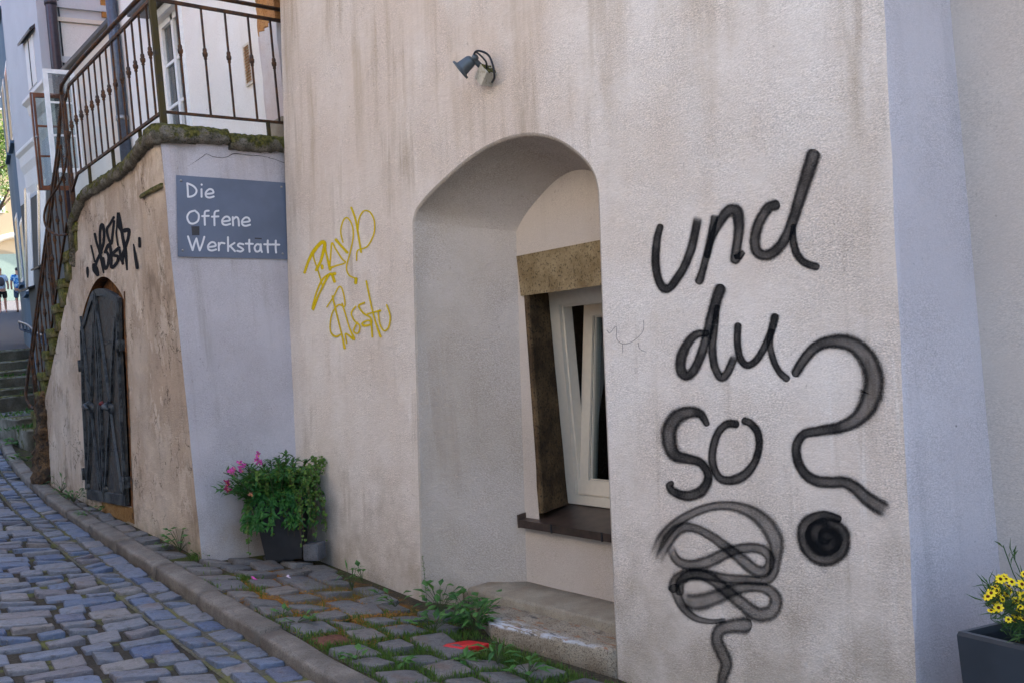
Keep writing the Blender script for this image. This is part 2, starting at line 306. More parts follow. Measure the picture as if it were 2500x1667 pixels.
# ------------------------------------------------------------------ object helpers
def tag(o, label=None, cat=None, group=None, kind=None):
    if label: o['label'] = label
    if cat: o['category'] = cat
    if group: o['group'] = group
    if kind: o['kind'] = kind
    return o
def thing(name, label, cat, loc, group=None):
    o = bpy.data.objects.new(name, None); COL.objects.link(o); o.location = loc; o.empty_display_size = .1
    o['label'] = label; o['category'] = cat
    if group: o['group'] = group
    return o
ORI = {}
class MB:
    def __init__(s): s.v = []; s.f = []; s.mi = []; s.sm = []; s.uv = None; s.rn = []
    def add(s, vs, fs, mi=0, sm=False, rnd=0.0):
        b = len(s.v); s.v += [Vector(v) for v in vs]
        for f in fs: s.f.append([b + i for i in f]); s.mi.append(mi); s.sm.append(sm); s.rn.append(rnd)
        return s
    def box(s, a, b, **k):
        x0, y0, z0 = [min(p, q) for p, q in zip(a, b)]; x1, y1, z1 = [max(p, q) for p, q in zip(a, b)]
        return s.hexa([(x0, y0, z0), (x1, y0, z0), (x1, y1, z0), (x0, y1, z0), (x0, y0, z1), (x1, y0, z1), (x1, y1, z1), (x0, y1, z1)], **k)
    def hexa(s, p, **k): return s.add(p, [(0, 3, 2, 1), (4, 5, 6, 7), (0, 1, 5, 4), (1, 2, 6, 5), (2, 3, 7, 6), (3, 0, 4, 7)], **k)
    def obox(s, c, ax, ay, az, **k):                       # oriented box: centre and three half-axis vectors
        c, ax, ay, az = map(Vector, (c, ax, ay, az))
        return s.hexa([c - ax - ay - az, c + ax - ay - az, c + ax + ay - az, c - ax + ay - az, c - ax - ay + az, c + ax - ay + az, c + ax + ay + az, c - ax + ay + az], **k)
    def tube(s, pts, r, seg=8, caps=True, mi=0, sm=True, sq=False):
        pts = [Vector(p) for p in pts]; rs = r if isinstance(r, (list, tuple)) else [r] * len(pts)
        up = Vector((0, 0, 1)); vs = []; fs = []; prev = None
        for i, p in enumerate(pts):
            t = (pts[min(i + 1, len(pts) - 1)] - pts[max(i - 1, 0)]).normalized()
            if prev is None: a = t.cross(up if abs(t.z) < .95 else Vector((0, 1, 0))).normalized()
            else: a = (prev - t * prev.dot(t)).normalized()
            prev = a; b = t.cross(a)
            for k in range(seg):
                an = 2 * math.pi * (k + (.5 if sq else 0)) / seg
                vs.append(p + (a * math.cos(an) + b * math.sin(an)) * rs[i] * (1.414 if sq else 1))
        for i in range(len(pts) - 1):
            for k in range(seg):
                k2 = (k + 1) % seg; fs.append((i * seg + k, i * seg + k2, (i + 1) * seg + k2, (i + 1) * seg + k))
        if caps: fs += [tuple(range(seg))[::-1], tuple((len(pts) - 1) * seg + k for k in range(seg))]
        return s.add(vs, fs, mi, sm and not sq)
    def lathe(s, o, axis, prof, seg=20, mi=0, sm=True):    # prof: (distance along axis, radius)
        axis = Vector(axis).normalized(); o = Vector(o); a = axis.cross(Vector((0, 0, 1)) if abs(axis.z) < .9 else Vector((1, 0, 0))).normalized(); b = axis.cross(a)
        vs = []; fs = []
        for d, r in prof:
            for k in range(seg):
                an = 2 * math.pi * k / seg; vs.append(o + axis * d + (a * math.cos(an) + b * math.sin(an)) * r)
        for i in range(len(prof) - 1):
            for k in range(seg): fs.append((i * seg + k, i * seg + (k + 1) % seg, (i + 1) * seg + (k + 1) % seg, (i + 1) * seg + k))
        return s.add(vs, fs, mi, sm)
    def quad(s, p, **k): return s.add(p, [tuple(range(len(p)))], **k)
    def build(s, name, mats, parent=None, origin=None, fix=True):
        if not isinstance(mats, (list, tuple)): mats = [mats]
        if parent is not None: org = ORI.get(parent.name, parent.location.copy())
        elif origin is not None: org = Vector(origin)
        else:
            xs = [v.x for v in s.v]; ys = [v.y for v in s.v]; org = Vector(((min(xs) + max(xs)) / 2, (min(ys) + max(ys)) / 2, min(v.z for v in s.v)))
        me = bpy.data.meshes.new(name); me.from_pydata([v - org for v in s.v], [], s.f)
        for m in mats: me.materials.append(m)
        me.polygons.foreach_set('material_index', s.mi); me.polygons.foreach_set('use_smooth', s.sm)
        if any(s.rn):
            at = me.attributes.new('rnd', 'FLOAT', 'FACE'); at.data.foreach_set('value', s.rn)
        if fix:
            bm = bmesh.new(); bm.from_mesh(me); bmesh.ops.recalc_face_normals(bm, faces=bm.faces); bm.to_mesh(me); bm.free()
        o = bpy.data.objects.new(name, me); COL.objects.link(o); ORI[o.name] = org
        if parent is not None: o.parent = parent
        else: o.location = org
        return o
def spline(pts, per=6):                                    # Catmull-Rom through tuples of any length
    out = []; P = [pts[0]] + list(pts) + [pts[-1]]
    for i in range(1, len(P) - 2):
        a, b, c, d = P[i - 1:i + 3]
        for k in range(per):
            t = k / per
            out.append(tuple(.5 * (2 * q + (r - p) * t + (2 * p - 5 * q + 4 * r - s_) * t * t + (-p + 3 * q - 3 * r + s_) * t ** 3) for p, q, r, s_ in zip(a, b, c, d)))
    out.append(tuple(pts[-1])); return out
def sstep(a, b, x):
    t = max(0, min(1, (x - a) / (b - a))); return t * t * (3 - 2 * t)
def nz(p, sc=1, o=0): return noise.noise(Vector((p[0] * sc + o, p[1] * sc + o * .7, p[2] * sc)))
def roughen(mb, amt, sc, seed=0, start=0):
    for i in range(start, len(mb.v)):
        v = mb.v[i]; mb.v[i] = v + Vector((nz(v, sc, seed + 3), nz(v, sc, seed + 11), nz(v, sc, seed + 23))) * amt
def loaf(mb, frames, prof, mi=0, sm=True, **k):            # sweep a closed profile [(a,b)] along frames (origin, A, B); capped
    vs = []; n = len(prof)
    for o, A, B in frames: vs += [Vector(o) + Vector(A) * a + Vector(B) * b for a, b in prof]
    fs = [(i * n + j, i * n + (j + 1) % n, (i + 1) * n + (j + 1) % n, (i + 1) * n + j) for i in range(len(frames) - 1) for j in range(n)]
    fs += [tuple(range(n))[::-1], tuple((len(frames) - 1) * n + j for j in range(n))]
    mb.add(vs, fs, mi, sm); return mb

# ------------------------------------------------------------------ ground, street, kerb, pavement
KERB = [(1.94, 1.0), (1.96, 3.0), (1.97, 4.43), (2.0, 6.0), (2.06, 7.95), (2.17, 10.73), (2.37, 13.2), (2.60, 15.3), (2.80, 16.8), (2.80, 17.6), (2.5, 18.3), (1.7, 18.9)]
def kx(Y):
    for (x0, y0), (x1, y1) in zip(KERB, KERB[1:]):
        if y0 <= Y <= y1: return x0 + (x1 - x0) * (Y - y0) / (y1 - y0)
    return KERB[0][0] if Y < 1 else 2.8
def zk(Y): return -1.333 + .042 * (Y - 7.27)
def zw(Y): return -1.517 + .049 * (Y - 6.93)
def zst(X, Y): return zk(Y) - .075 + .10 * max(0, min(7, kx(min(Y, 16.8)) - X))
def zpv(X, Y):
    k = kx(min(Y, 16.8)) + .13; wx = 3.2
    t = max(0, min(1.15, (X - k) / (wx - k))) if wx > k else 0
    if Y < 7.6: return zk(Y) - .012 + (zw(Y) - zk(Y) + .012) * t
    return zk(Y) - .012 - .05 * t
def sheet(name, xs, ys, zf, mat, kind='structure', parent=None):
    mb = MB(); nx = len(xs(ys[0]))
    for y in ys:
        for x in xs(y): mb.v.append(Vector((x, y, zf(x, y))))
    for j in range(len(ys) - 1):
        for i in range(nx - 1):
            a = j * nx + i; mb.f.append([a, a + 1, a + nx + 1, a + nx]); mb.mi.append(0); mb.sm.append(True); mb.rn.append(0)
    o = mb.build(name, mat, parent); 
    if kind: tag(o, kind=kind)
    return o
lin = lambda a, b, n: [a + (b - a) * i / (n - 1) for i in range(n)]
# far ground sheet, well under the street, rising with the hill and then running level to the horizon
gy = [-400, -60, -10, 0, 7, 14, 22, 30, 46, 70, 140, 400, 900]
def gz(X, Y): return -2.3 + .045 * max(-10, min(Y, 60)) - (.2 if Y < 16 else -.3 * min(1, (Y - 16) / 10))
sheet('ground', lambda y: [-900, -200, -60, -20, -8, 0, 4, 12, 30, 60, 200, 900], gy, gz, m_ground)
street = sheet('street', lambda y: lin(-4.5, kx(min(y, 18.8)) - .005, 12), lin(-6, 18.8, 63), lambda x, y: zst(x, y) - .012, m_bed)
tag(street, 'bluish stone cobbled street climbing to the left')
pav = sheet('pavement', lambda y: lin(kx(min(y, 16.8)) + .05, 3.9 if y < 7.45 else 4.1, 12), lin(-2, 18.9, 53), lambda x, y: zpv(x, y) - .02, m_bedp)
tag(pav, 'narrow cobbled pavement with grass and litter in its joints')
gut = MB()                                                  # mossy joint strip between the two gutter courses
for y in lin(1.1, 16.6, 60): gut.v += [Vector((kx(y) - .335, y, zst(kx(y) - .335, y) - .008)), Vector((kx(y) - .004, y, zst(kx(y), y) - .006))]
for i in range(59): gut.f.append([2 * i, 2 * i + 1, 2 * i + 3, 2 * i + 2]); gut.mi.append(0); gut.sm.append(True); gut.rn.append(0)
gut.build('gutter_joint', m_bedg, street)

# kerb stones
kerb = tag(bpy.data.objects.new('kerb', None), 'row of worn granite kerb stones along the street', kind='structure'); COL.objects.link(kerb); kerb.location = (1.9, 4, zk(4) - .075)
def kpt(Y, off): 
    e = .05; t = Vector((kx(Y + e) - kx(Y - e), 2 * e, 0)).normalized(); nrm = Vector((t.y, -t.x, 0)); p = Vector((kx(Y), Y, 0)) + nrm * off; return p, t, nrm
prof = [(-.006, -.22), (-.002, -.10), (.0, -.032), (.001, -.020), (.006, -.007), (.018, -.001), (.032, .0), (.080, .002), (.118, .0), (.128, -.003), (.134, -.012), (.135, -.22)]
y = 1.2; ki = 0
while y < 16.6:
    L = random.uniform(.85, 1.2) if y > 5 else random.uniform(.95, 1.15)
    mb = MB(); fr = []; dz = random.uniform(-.010, .010); dx = random.uniform(-.010, .010)
    for k in range(9):
        yy = y + .011 + (L - .022) * k / 8; p, t, nr = kpt(yy, dx); p.z = zk(yy) + dz - 0
        fr.append((p, nr, Vector((0, 0, 1))))
    loaf(mb, fr, prof); roughen(mb, .006, 3, ki); roughen(mb, .003, 16, ki)
    mb.build('kerb_stone', m_kerb, kerb); y += L; ki += 1

# cobbles ---------------------------------------------------------
def cobble_mesh(seed, boxy=.75, dome=.02):
    rn = random.Random(seed); n = 10; ring = []
    for k in range(n):
        a = 2 * math.pi * (k + .5) / n + rn.uniform(-.1, .1); c, s_ = math.cos(a), math.sin(a); e = 2 / (2 + 12 * boxy)
        x = math.copysign(abs(c) ** e, c); y_ = math.copysign(abs(s_) ** e, s_); j = 1 + rn.uniform(-.085, .02)
        ring.append((x * j * .5, y_ * j * .5))
    tx, ty = rn.uniform(-.07, .07), rn.uniform(-.07, .07)
    vs = []
    for sc, z in ((1.0, -.05), (.995, -.003), (.965, .0045), (.90, .0065)):
        for x, y_ in ring: vs.append((x * sc, y_ * sc, z + (x * tx + y_ * ty) * .25 + rn.uniform(-.003, .003)))
    vs.append((0, 0, .0068)); fs = []
    for r_ in range(3): fs += [(r_ * n + k, r_ * n + (k + 1) % n, (r_ + 1) * n + (k + 1) % n, (r_ + 1) * n + k) for k in range(n)]
    fs += [(3 * n + k, 3 * n + (k + 1) % n, 4 * n) for k in range(n)]
    return vs, fs
CV = [cobble_mesh(i, .78) for i in range(14)]; PV = [cobble_mesh(100 + i, .55, .035) for i in range(12)]
def vmesh(name, vf, mat):
    me = bpy.data.meshes.new(name); me.from_pydata(vf[0], [], vf[1]); me.materials.append(mat); me.polygons.foreach_set('use_smooth', [True] * len(me.polygons)); return me
CM = [vmesh('cobble', v, m_cob) for v in CV]; PM = [vmesh('cobble', v, m_cobp) for v in PV]; RM = vmesh('cobble', PV[3], m_red); BM_ = vmesh('brick', PV[5], m_brick)
stones = []                                                 # (centre, along-row size, across size, rotation, tilt)
def kdir(Y):
    return math.atan2(-(kx(Y + .1) - kx(Y - .1)) / .2, 1)
for row, (t0, t1) in enumerate(((.010, .150), (.172, .315))):
    y = -1.0 + row * .06
    while y < 16.6:
        w = random.uniform(.17, .28) if row == 0 else random.uniform(.14, .24); yy = max(y + w / 2, 1.1)
        x = kx(yy) - (t0 + t1) / 2; stones.append((x, y + w / 2, (t1 - t0) * random.uniform(.93, 1.03), w - .016, kdir(yy) + random.uniform(-.04, .04), 1)); y += w
y = -2.0; slant = R(5)
while y < 18.4:
    h = random.uniform(.155, .205); t = .335 + random.uniform(-.01, .03); yk = max(y, 1.1)
    while t < 4.6:
        w = random.choice((.17, .20, .22, .25, .27, .29, .14)) * random.uniform(.92, 1.08); g = random.uniform(.016, .04)
        x = kx(min(yk, 16.8)) - t - w / 2; yy = y + h / 2 + (t + w / 2) * math.tan(slant) + random.uniform(-.006, .006)
        stones.append((x, yy, w, h - random.uniform(.020, .034), random.uniform(-.04, .04) - slant, 0)); t += w + g
    y += h
vis = []; rest = []
for s_ in stones:
    p = Vector((s_[0], s_[1], zst(s_[0], s_[1]))); q = project(p)
    if q and -30 < q[0] < 2530 and 0 < q[1] < 1700: vis.append((s_[2] * s_[3] / q[2] ** 2 * (abs(p.z) / q[2]), s_))
    else: rest.append(s_)
vis.sort(key=lambda a: -a[0])
def place(me, s_, zf, parent, name, i, tilt=.014):
    o = bpy.data.objects.new(name, me); COL.objects.link(o); org = ORI[parent.name]; z = zf(s_[0], s_[1])
    o.parent = parent; o.location = Vector((s_[0], s_[1], z + random.uniform(-.005, .004))) - org; e_ = Matrix.Rotation(s_[4], 3, 'Z'); gx_ = (zf(s_[0] + .05, s_[1]) - zf(s_[0] - .05, s_[1])) / .1; nn_ = Vector((-gx_ + random.uniform(-tilt, tilt), -.042 + random.uniform(-tilt, tilt), 1)); o.rotation_euler = (Vector((0, 0, 1)).rotation_difference(nn_).to_matrix() @ e_).to_euler(); o.scale = (s_[2], s_[3], 1); return o
for i, (a, s_) in enumerate(vis[:300]): place(CM[i % 14], s_, zst, street, 'cobble', i)
mb = MB()
for i, s_ in enumerate([v[1] for v in vis[300:]] + rest):
    vs, fs = CV[i % 14]; c, sn = math.cos(s_[4]), math.sin(s_[4]); z = zst(s_[0], s_[1])
    mb.add([(s_[0] + (x * s_[2]) * c - (y_ * s_[3]) * sn, s_[1] + (x * s_[2]) * sn + (y_ * s_[3]) * c, z + w_ + (x * s_[2] * sn + y_ * s_[3] * c) * .042 - (x * s_[2] * c - y_ * s_[3] * sn) * .10) for x, y_, w_ in vs], fs, 0, True, random.random())
tag(mb.build('cobble_field', m_cob, street, fix=False), kind='stuff')

# pavement cobbles: irregular, wide joints
pst = []; y = 1.0; ri = 0
while y < 7.35:
    h = random.uniform(.22, .29); x = kx(y) + .145 + random.uniform(0, .03)
    while x < 3.13:
        w = random.uniform(.15, .24); g = random.uniform(.02, .05)
        yy = y + h / 2 + (x - 2.6) * .12 + random.uniform(-.035, .035)
        if x + w < 3.2 and yy < 7.33 + (x - 3.2) * .17 - .06:
            if not (x + w / 2 > 2.93 and 3.6 < yy < 5.0): pst.append((x + w / 2, yy, w, h - random.uniform(.02, .05), random.uniform(-.18, .18)))
        x += w + g
    y += h
for i in range(16):                                        # thin filler stones between kerb and tan wall
    yy = 7.5 + i * .3; x0 = kx(yy) + .145; x1 = 2.37
    if x1 - x0 > .06: pst.append(((x0 + x1) / 2, yy, x1 - x0, random.uniform(.16, .26), kdir(yy) + random.uniform(-.1, .1)))
RED = onZ(1140, 1587, -1.60)
pst = [s_ for s_ in pst if (Vector((s_[0], s_[1])) - RED.xy).length > .15]
for i, s_ in enumerate(pst):
    nm = 'brick' if i in (61, 30) else 'cobble'
    place(BM_ if nm == 'brick' else PM[i % 12], s_, zpv, pav, nm, i, .06)
o = place(RM, (RED.x, RED.y, .27, .14, .35), zpv, pav, 'cobble', 3, .02); o['label'] = 'bright red painted cobble'

# ------------------------------------------------------------------ the plastered house with the niche
house = thing('plastered_house', 'grey-beige plastered house with deep arched window niche and black spray lettering', 'house', (5.0, 4.8, -1.65))
YL, YR, ZT, ZB = 7.44, 2.2, 2.80, -1.95
def mx_(z, off=0): return 3.3 - off + .07 * z
arch = spline([(5.575, -1.95), (5.572, -1.3), (5.555, -.2), (5.54, .60), (5.525, .745), (5.44, .815), (5.198, .905), (4.886, .99), (4.601, 1.024), (4.341, 1.005), (4.135, .941), (3.976, .848), (3.87, .755), (3.822, .66), (3.815, .50), (3.82, -.22), (3.815, -1.2), (3.81, -1.95)], 5)
def ngon_fill(mb, loops, fX, mi=0):
    bm = bmesh.new(); es = []
    for lp in loops:
        vs = [bm.verts.new((0, a, b)) for a, b in lp]
        for i in range(len(vs)): es.append(bm.edges.new((vs[i], vs[(i + 1) % len(vs)])))
    bmesh.ops.triangle_fill(bm, edges=es, use_beauty=True); bm.verts.index_update()
    vs = [Vector((fX(v.co.y, v.co.z), v.co.y, v.co.z)) for v in bm.verts]; fs = [[v.index for v in f.verts] for f in bm.faces]; bm.free(); mb.add(vs, fs, mi)
ctr = (4.69, -.3)
def grow(lp, d):
    out = []
    for i, (a, b) in enumerate(lp):
        p0 = lp[max(0, i - 1)]; p1 = lp[min(len(lp) - 1, i + 1)]; t = Vector((p1[0] - p0[0], p1[1] - p0[1])).normalized(); nrm = Vector((t.y, -t.x))
        if nrm.dot(Vector((a - ctr[0], b - ctr[1]))) < 0: nrm = -nrm
        out.append((a + nrm.x * d, b + nrm.y * d if b > ZB + .01 else b))
    return out
CZS = lin(ZB, ZT, 46); CY = lambda z: YR + .0045 * nz((0, 0, z), 3.5, 2) + .003 * nz((0, 0, z), 14, 6)
mb = MB(); a0 = grow(arch, .022)
outer = [(YL, ZB), (YL, ZT), (YR + .0005, ZT), (YR + .0005, ZB)]
poly = [(YL, ZB)] + a0 + [(CY(z), z) for z in CZS] + [(YL, ZT)]
# rounded lip of the niche and the splayed reveal
bY = lambda a, b: 4.78 + (a - 4.69) * .60 + .02                        # where a front contour point arrives on the back wall
back = []
for a, b in arch:
    zz = b if b < .55 else .55 + (b - .55) * .86
    if b > .55: zz = b - .17 * sstep(.55, .8, b) * 1.0
    back.append((4.54 + (a - 4.69) * .57, zz))
rings = [[(mx_(b), a, b) for a, b in a0]]
for ang in (30, 60, 90):
    q = grow(arch, .022 * (1 - math.sin(R(ang)))); rings.append([(mx_(b) + .022 * (1 - math.cos(R(ang))), a, b) for a, b in q])
for t in (.25, .5, .75, 1): rings.append([(mx_(c[1] + (d[1] - c[1]) * t) + .022 + .38 * t, c[0] + (d[0] - c[0]) * t, c[1] + (d[1] - c[1]) * t) for c, d in zip(arch, back)])
vs = [v for r_ in rings for v in r_]; n_ = len(arch)
for i0, i1 in ((0, 20), (20, 65), (65, n_ - 1)):
    w_ = i1 - i0 + 1; sub = [r_[i] for r_ in rings for i in range(i0, i1 + 1)]
    mb.add(sub, [(j * w_ + i, j * w_ + i + 1, (j + 1) * w_ + i + 1, (j + 1) * w_ + i) for j in range(len(rings) - 1) for i in range(w_ - 1)], 0, True)
mbw = MB(); mbw.quad([(mx_(ZB), YL, ZB), (mx_(ZT), YL, ZT), (8, YL, ZT), (8, YL, ZB)])
mbw.quad([(mx_(ZT), YL, ZT), (mx_(ZT), YR + .0005, ZT), (8, YR + .0005, ZT), (8, YL, ZT)])
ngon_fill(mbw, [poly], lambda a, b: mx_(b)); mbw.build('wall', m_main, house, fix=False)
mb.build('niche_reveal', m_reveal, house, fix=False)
# right-hand return of the wall, facing down the street
mb = MB(); vs = []
for z in CZS: vs += [(mx_(z), CY(z), z), (mx_(z) + .02, YR - .002, z), (3.83, YR - .002, z)]
mb.add(vs, [(3 * i + k, 3 * i + k + 1, 3 * i + k + 4, 3 * i + k + 3) for i in range(45) for k in range(2)])
mb.build('corner_return', m_band, house, fix=False)
# back wall of the niche with the window opening
BX = lambda z: 3.702 + .07 * z
jl = onX(1318, 1225, BX(-1.06)); jt = onX(1283, 722, BX(.2))
wl = [(jt.y + .015, .43), (jl.y + .015, -1.135), (4.05, -1.135), (4.05, .43)]
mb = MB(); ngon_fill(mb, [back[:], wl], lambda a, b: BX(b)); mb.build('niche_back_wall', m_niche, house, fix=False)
# granite surround
WX = 3.93                                                    # window plane
mb = MB(); mb.hexa([(BX(.20) - .015, 4.985, .20), (WX, 4.93, .22), (WX, 3.95, .22), (BX(.20) - .015, 3.95, .20), (BX(.44) - .03, 4.99, .44), (WX, 4.99, .44), (WX, 3.95, .44), (BX(.44) - .03, 3.95, .44)])
roughen(mb, .006, 7, 3); mb.build('stone_lintel', m_lintel, house)
jl = onX(1318, 1225, BX(-1.06)); jt = onX(1283, 722, BX(.2))
mb = MB(); 
vs = []
for k in range(9):
    z = -1.07 + (1.275) * k / 8; t = k / 8; ya = jl.y + (jt.y - jl.y) * t
    for dx, dy in ((-.012, .0), (-.012, -.03), (.0, -.036), (WX - BX(z), 4.978 - ya), (WX - BX(z), 5.06 - ya), (.03, .03)): vs.append(Vector((BX(z) + dx, ya + dy, z)))
mb.add(vs, [(j * 6 + i, j * 6 + (i + 1) % 6, (j + 1) * 6 + (i + 1) % 6, (j + 1) * 6 + i) for j in range(8) for i in range(6)]); roughen(mb, .008, 9, 5)
mb.build('stone_jamb', m_jamb, house)
mb = MB(); mb.box((BX(-.5), 4.09, -1.07), (WX, 3.95, .2)); mb.build('stone_jamb', m_jamb, house)
# dark room behind, and the tilted window
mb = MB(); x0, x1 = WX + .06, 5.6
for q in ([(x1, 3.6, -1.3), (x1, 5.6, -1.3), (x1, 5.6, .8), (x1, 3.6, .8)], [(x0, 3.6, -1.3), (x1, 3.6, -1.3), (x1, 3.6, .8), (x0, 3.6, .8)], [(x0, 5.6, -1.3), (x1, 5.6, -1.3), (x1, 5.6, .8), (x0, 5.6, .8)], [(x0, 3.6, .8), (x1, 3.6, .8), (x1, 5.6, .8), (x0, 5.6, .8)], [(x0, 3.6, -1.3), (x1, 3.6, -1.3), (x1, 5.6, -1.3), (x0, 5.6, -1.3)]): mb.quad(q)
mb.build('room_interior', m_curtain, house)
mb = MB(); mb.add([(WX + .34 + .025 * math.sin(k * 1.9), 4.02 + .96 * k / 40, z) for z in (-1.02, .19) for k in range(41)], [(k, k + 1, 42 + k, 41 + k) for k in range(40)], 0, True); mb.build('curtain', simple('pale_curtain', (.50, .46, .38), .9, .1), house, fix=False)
wz0, wz1, wy0, wy1 = -1.065, .222, 3.95, 4.948
def frame(mb, X0, X1, y0, y1, z0, z1, w, wb=None):
    wb = wb or w
    mb.box((X0, y0, z0), (X1, y1, z0 + wb)); mb.box((X0, y0, z1 - w), (X1, y1, z1)); mb.box((X0, y0, z0 + wb), (X1, y0 + w, z1 - w)); mb.box((X0, y1 - w, z0 + wb), (X1, y1, z1 - w)); return mb
window = MB(); frame(window, WX - .03, WX + .045, wy0, wy1 + .03, wz0, wz1, .095, .055); frame(window, WX - .005, WX + .06, wy0 + .09, wy1 - .06, wz0 + .052, wz1 - .09, .02)
window = window.build('window', m_pvc, house)
def tilted(mb, z0, ang, x0):
    c, s_ = math.cos(ang), math.sin(ang)
    for i, v in enumerate(mb.v):
        dz = v.z - z0; dx = v.x - x0; mb.v[i] = Vector((x0 + dx * c + dz * s_, v.y, z0 + dz * c - dx * s_))
sb0 = wz0 + .06; mb = MB(); frame(mb, WX - .015, WX + .055, wy0 + .08, wy1 - .072, sb0, wz1 - .08, .085, .085); frame(mb, WX + .0, WX + .03, wy0 + .16, wy1 - .152, sb0 + .08, wz1 - .16, .014)
tilted(mb, sb0, R(9), WX); sash = mb.build('sash', m_pvc, window)
mb = MB(); mb.box((WX + .015, wy0 + .15, sb0 + .08), (WX + .022, wy1 - .15, wz1 - .15)); tilted(mb, sb0, R(9), WX); mb.build('pane', m_dglass, window)
mb = MB(); frame(mb, WX - .0, WX + .012, wy0 + .15, wy1 - .155, sb0 + .082, wz1 - .15, .006); tilted(mb, sb0, R(9), WX); mb.build('glazing_seal', m_cable, window)
# folded dark sill
sy = 5.035; zs_ = -1.085
mb = MB(); mb.hexa([(BX(-1.1) - .05, sy, zs_ - .075), (WX - .02, 4.99, zs_ - .03), (WX - .02, 3.95, zs_ - .03), (BX(-1.1) - .05, 3.95, zs_ - .075), (BX(-1.1) - .05, sy, zs_ - .03), (WX - .02, 4.99, zs_ + .015), (WX - .02, 3.95, zs_ + .015), (BX(-1.1) - .05, 3.95, zs_ - .03)])
sill = mb.build('window_sill', m_copper, house)
mb = MB(); mb.hexa([(BX(-1.1) - .054, sy + .012, zs_ - .078), (WX - .02, 5.00, zs_ - .033), (WX - .02, 4.985, zs_ - .033), (BX(-1.1) - .054, sy + .001, zs_ - .078), (BX(-1.1) - .054, sy + .012, zs_ + .0), (WX - .02, 5.00, zs_ + .04), (WX - .02, 4.985, zs_ + .04), (BX(-1.1) - .054, sy + .001, zs_ + .0)])
mb.build('upstand', m_copper, sill)
for yy in (4.72, 4.28):
    mb = MB(); mb.box((BX(-1.1) - .054, yy, zs_ - .078), (BX(-1.1) - .049, yy + .012, zs_ - .028)); mb.build('seam', m_cable, sill)
# threshold steps inside the niche
def slab(name, pts, zt, zb, mat, rr, seed, parent, nx=14):
    mb = MB(); (a, b, c, d) = [Vector(p) for p in pts]   # a,b front edge (left,right); c,d back edge (right,left)
    fr = []
    for k in range(nx):
        t = k / (nx - 1); f_ = a.lerp(b, t); g = d.lerp(c, t); A = (g - f_); L_ = A.length; fr.append((Vector((f_.x, f_.y, 0)), Vector((A.x, A.y, 0)) / L_, Vector((0, 0, 1))))
        if k == 0: LL = L_
    e = .018; pr = [(0, zb), (0, zt - e), (e * .4, zt - e * .3), (e, zt), (LL * .5, zt + .002), (LL, zt + .004), (LL, zb)]
    loaf(mb, fr, pr); roughen(mb, rr, 6, seed); roughen(mb, rr * .5, 25, seed); return mb.build(name, mat, parent)
slab('bench_step', [(3.30, 5.24, 0), (3.36, 3.8, 0), (3.64, 3.8, 0), (3.62, 5.24, 0)], -1.492, -1.75, m_bench, .004, 2, house)
n = N('painted_threshold'); p = n.xyz(); f = n.noise(14, 6, n.map(n.pos, (3, .8, 1)), .75)
c = n.mix((.27, .215, .15), (.36, .30, .22), n.rng(n.noise(8, 5), .35, .65)); c = n.mix(c, (.09, .065, .045), n.math('MULTIPLY', n.rng(n.noise(120, 3), .5, .66), .8))
top = n.rng(n.xyz(n.nrm())[2], .3, .75)
w = n.math('MULTIPLY', n.rng(f, .46, .56), top); band = n.rng(n.math('ADD', p[0], n.math('MULTIPLY', f, .12)), 3.19, 3.27, 1, 0)
c = n.mix(c, (.55, .56, .58), n.math('MULTIPLY', n.math('MULTIPLY', w, band), .9)); c = n.mix(c, (.025, .025, .03), n.math('MULTIPLY', n.math('MULTIPLY', n.rng(n.noise(9, 5, n.map(n.pos, (3, .8, 1), (5, 2, 2)), .7), .55, .66), top), .85))
c = n.mix(c, (.30, .12, .045), n.math('MULTIPLY', n.math('MULTIPLY', n.rng(n.noise(11, 5, n.map(n.pos, (3, .7, 1), (1, 8, 2)), .7), .56, .63), top), .8))
m_thr = n.set(c, .85, .3, normal=n.bump(n.math('ADD', n.noise(120, 3), n.math('MULTIPLY', n.noise(25, 5), 1.5)), .8, .01))
slab('threshold_slab', [(3.045, 4.62, 0), (3.175, 3.80, 0), (3.40, 3.80, 0), (3.36, 5.40, 0)], -1.548, -1.8, m_thr, .007, 4, house)
# roof: low eaves with gutter, slope up to the ridge behind
mb = MB()
for x0, x1 in ((3.44, 3.38), (11.0, 11.1)): mb.hexa([(x0, YL + .03, 2.80), (7.2, YL + .03, 9.6), (7.2, -6, 9.6), (x0, -6, 2.80), (x1, YL + .03, 2.92), (7.2, YL + .03, 9.75), (7.2, -6, 9.75), (x1, -6, 2.92)])
mb.quad([(3.5, YL + .01, 2.80), (11, YL + .01, 2.80), (7.2, YL + .01, 9.6)]); mb.quad([(3.5, -5.9, 2.80), (11, -5.9, 2.80), (7.2, -5.9, 9.6)])
roof = mb.build('roof', m_roof, house)
mb = MB(); mb.tube([(3.40, YL + .10, 2.80), (3.40, 2.2, 2.80)], .05, 10); mb.build('gutter', m_flash, roof)
# ---- neighbouring house on the right
nb = thing('neighbouring_house', 'smooth pale beige house wall set back behind the flower planter', 'house', (5.0, 0, -1.75))
mb = MB(); mb.box((3.80, -6.0, -2.1), (11, YR + .001, 2.79)); mb.build('wall', m_neigh, nb)

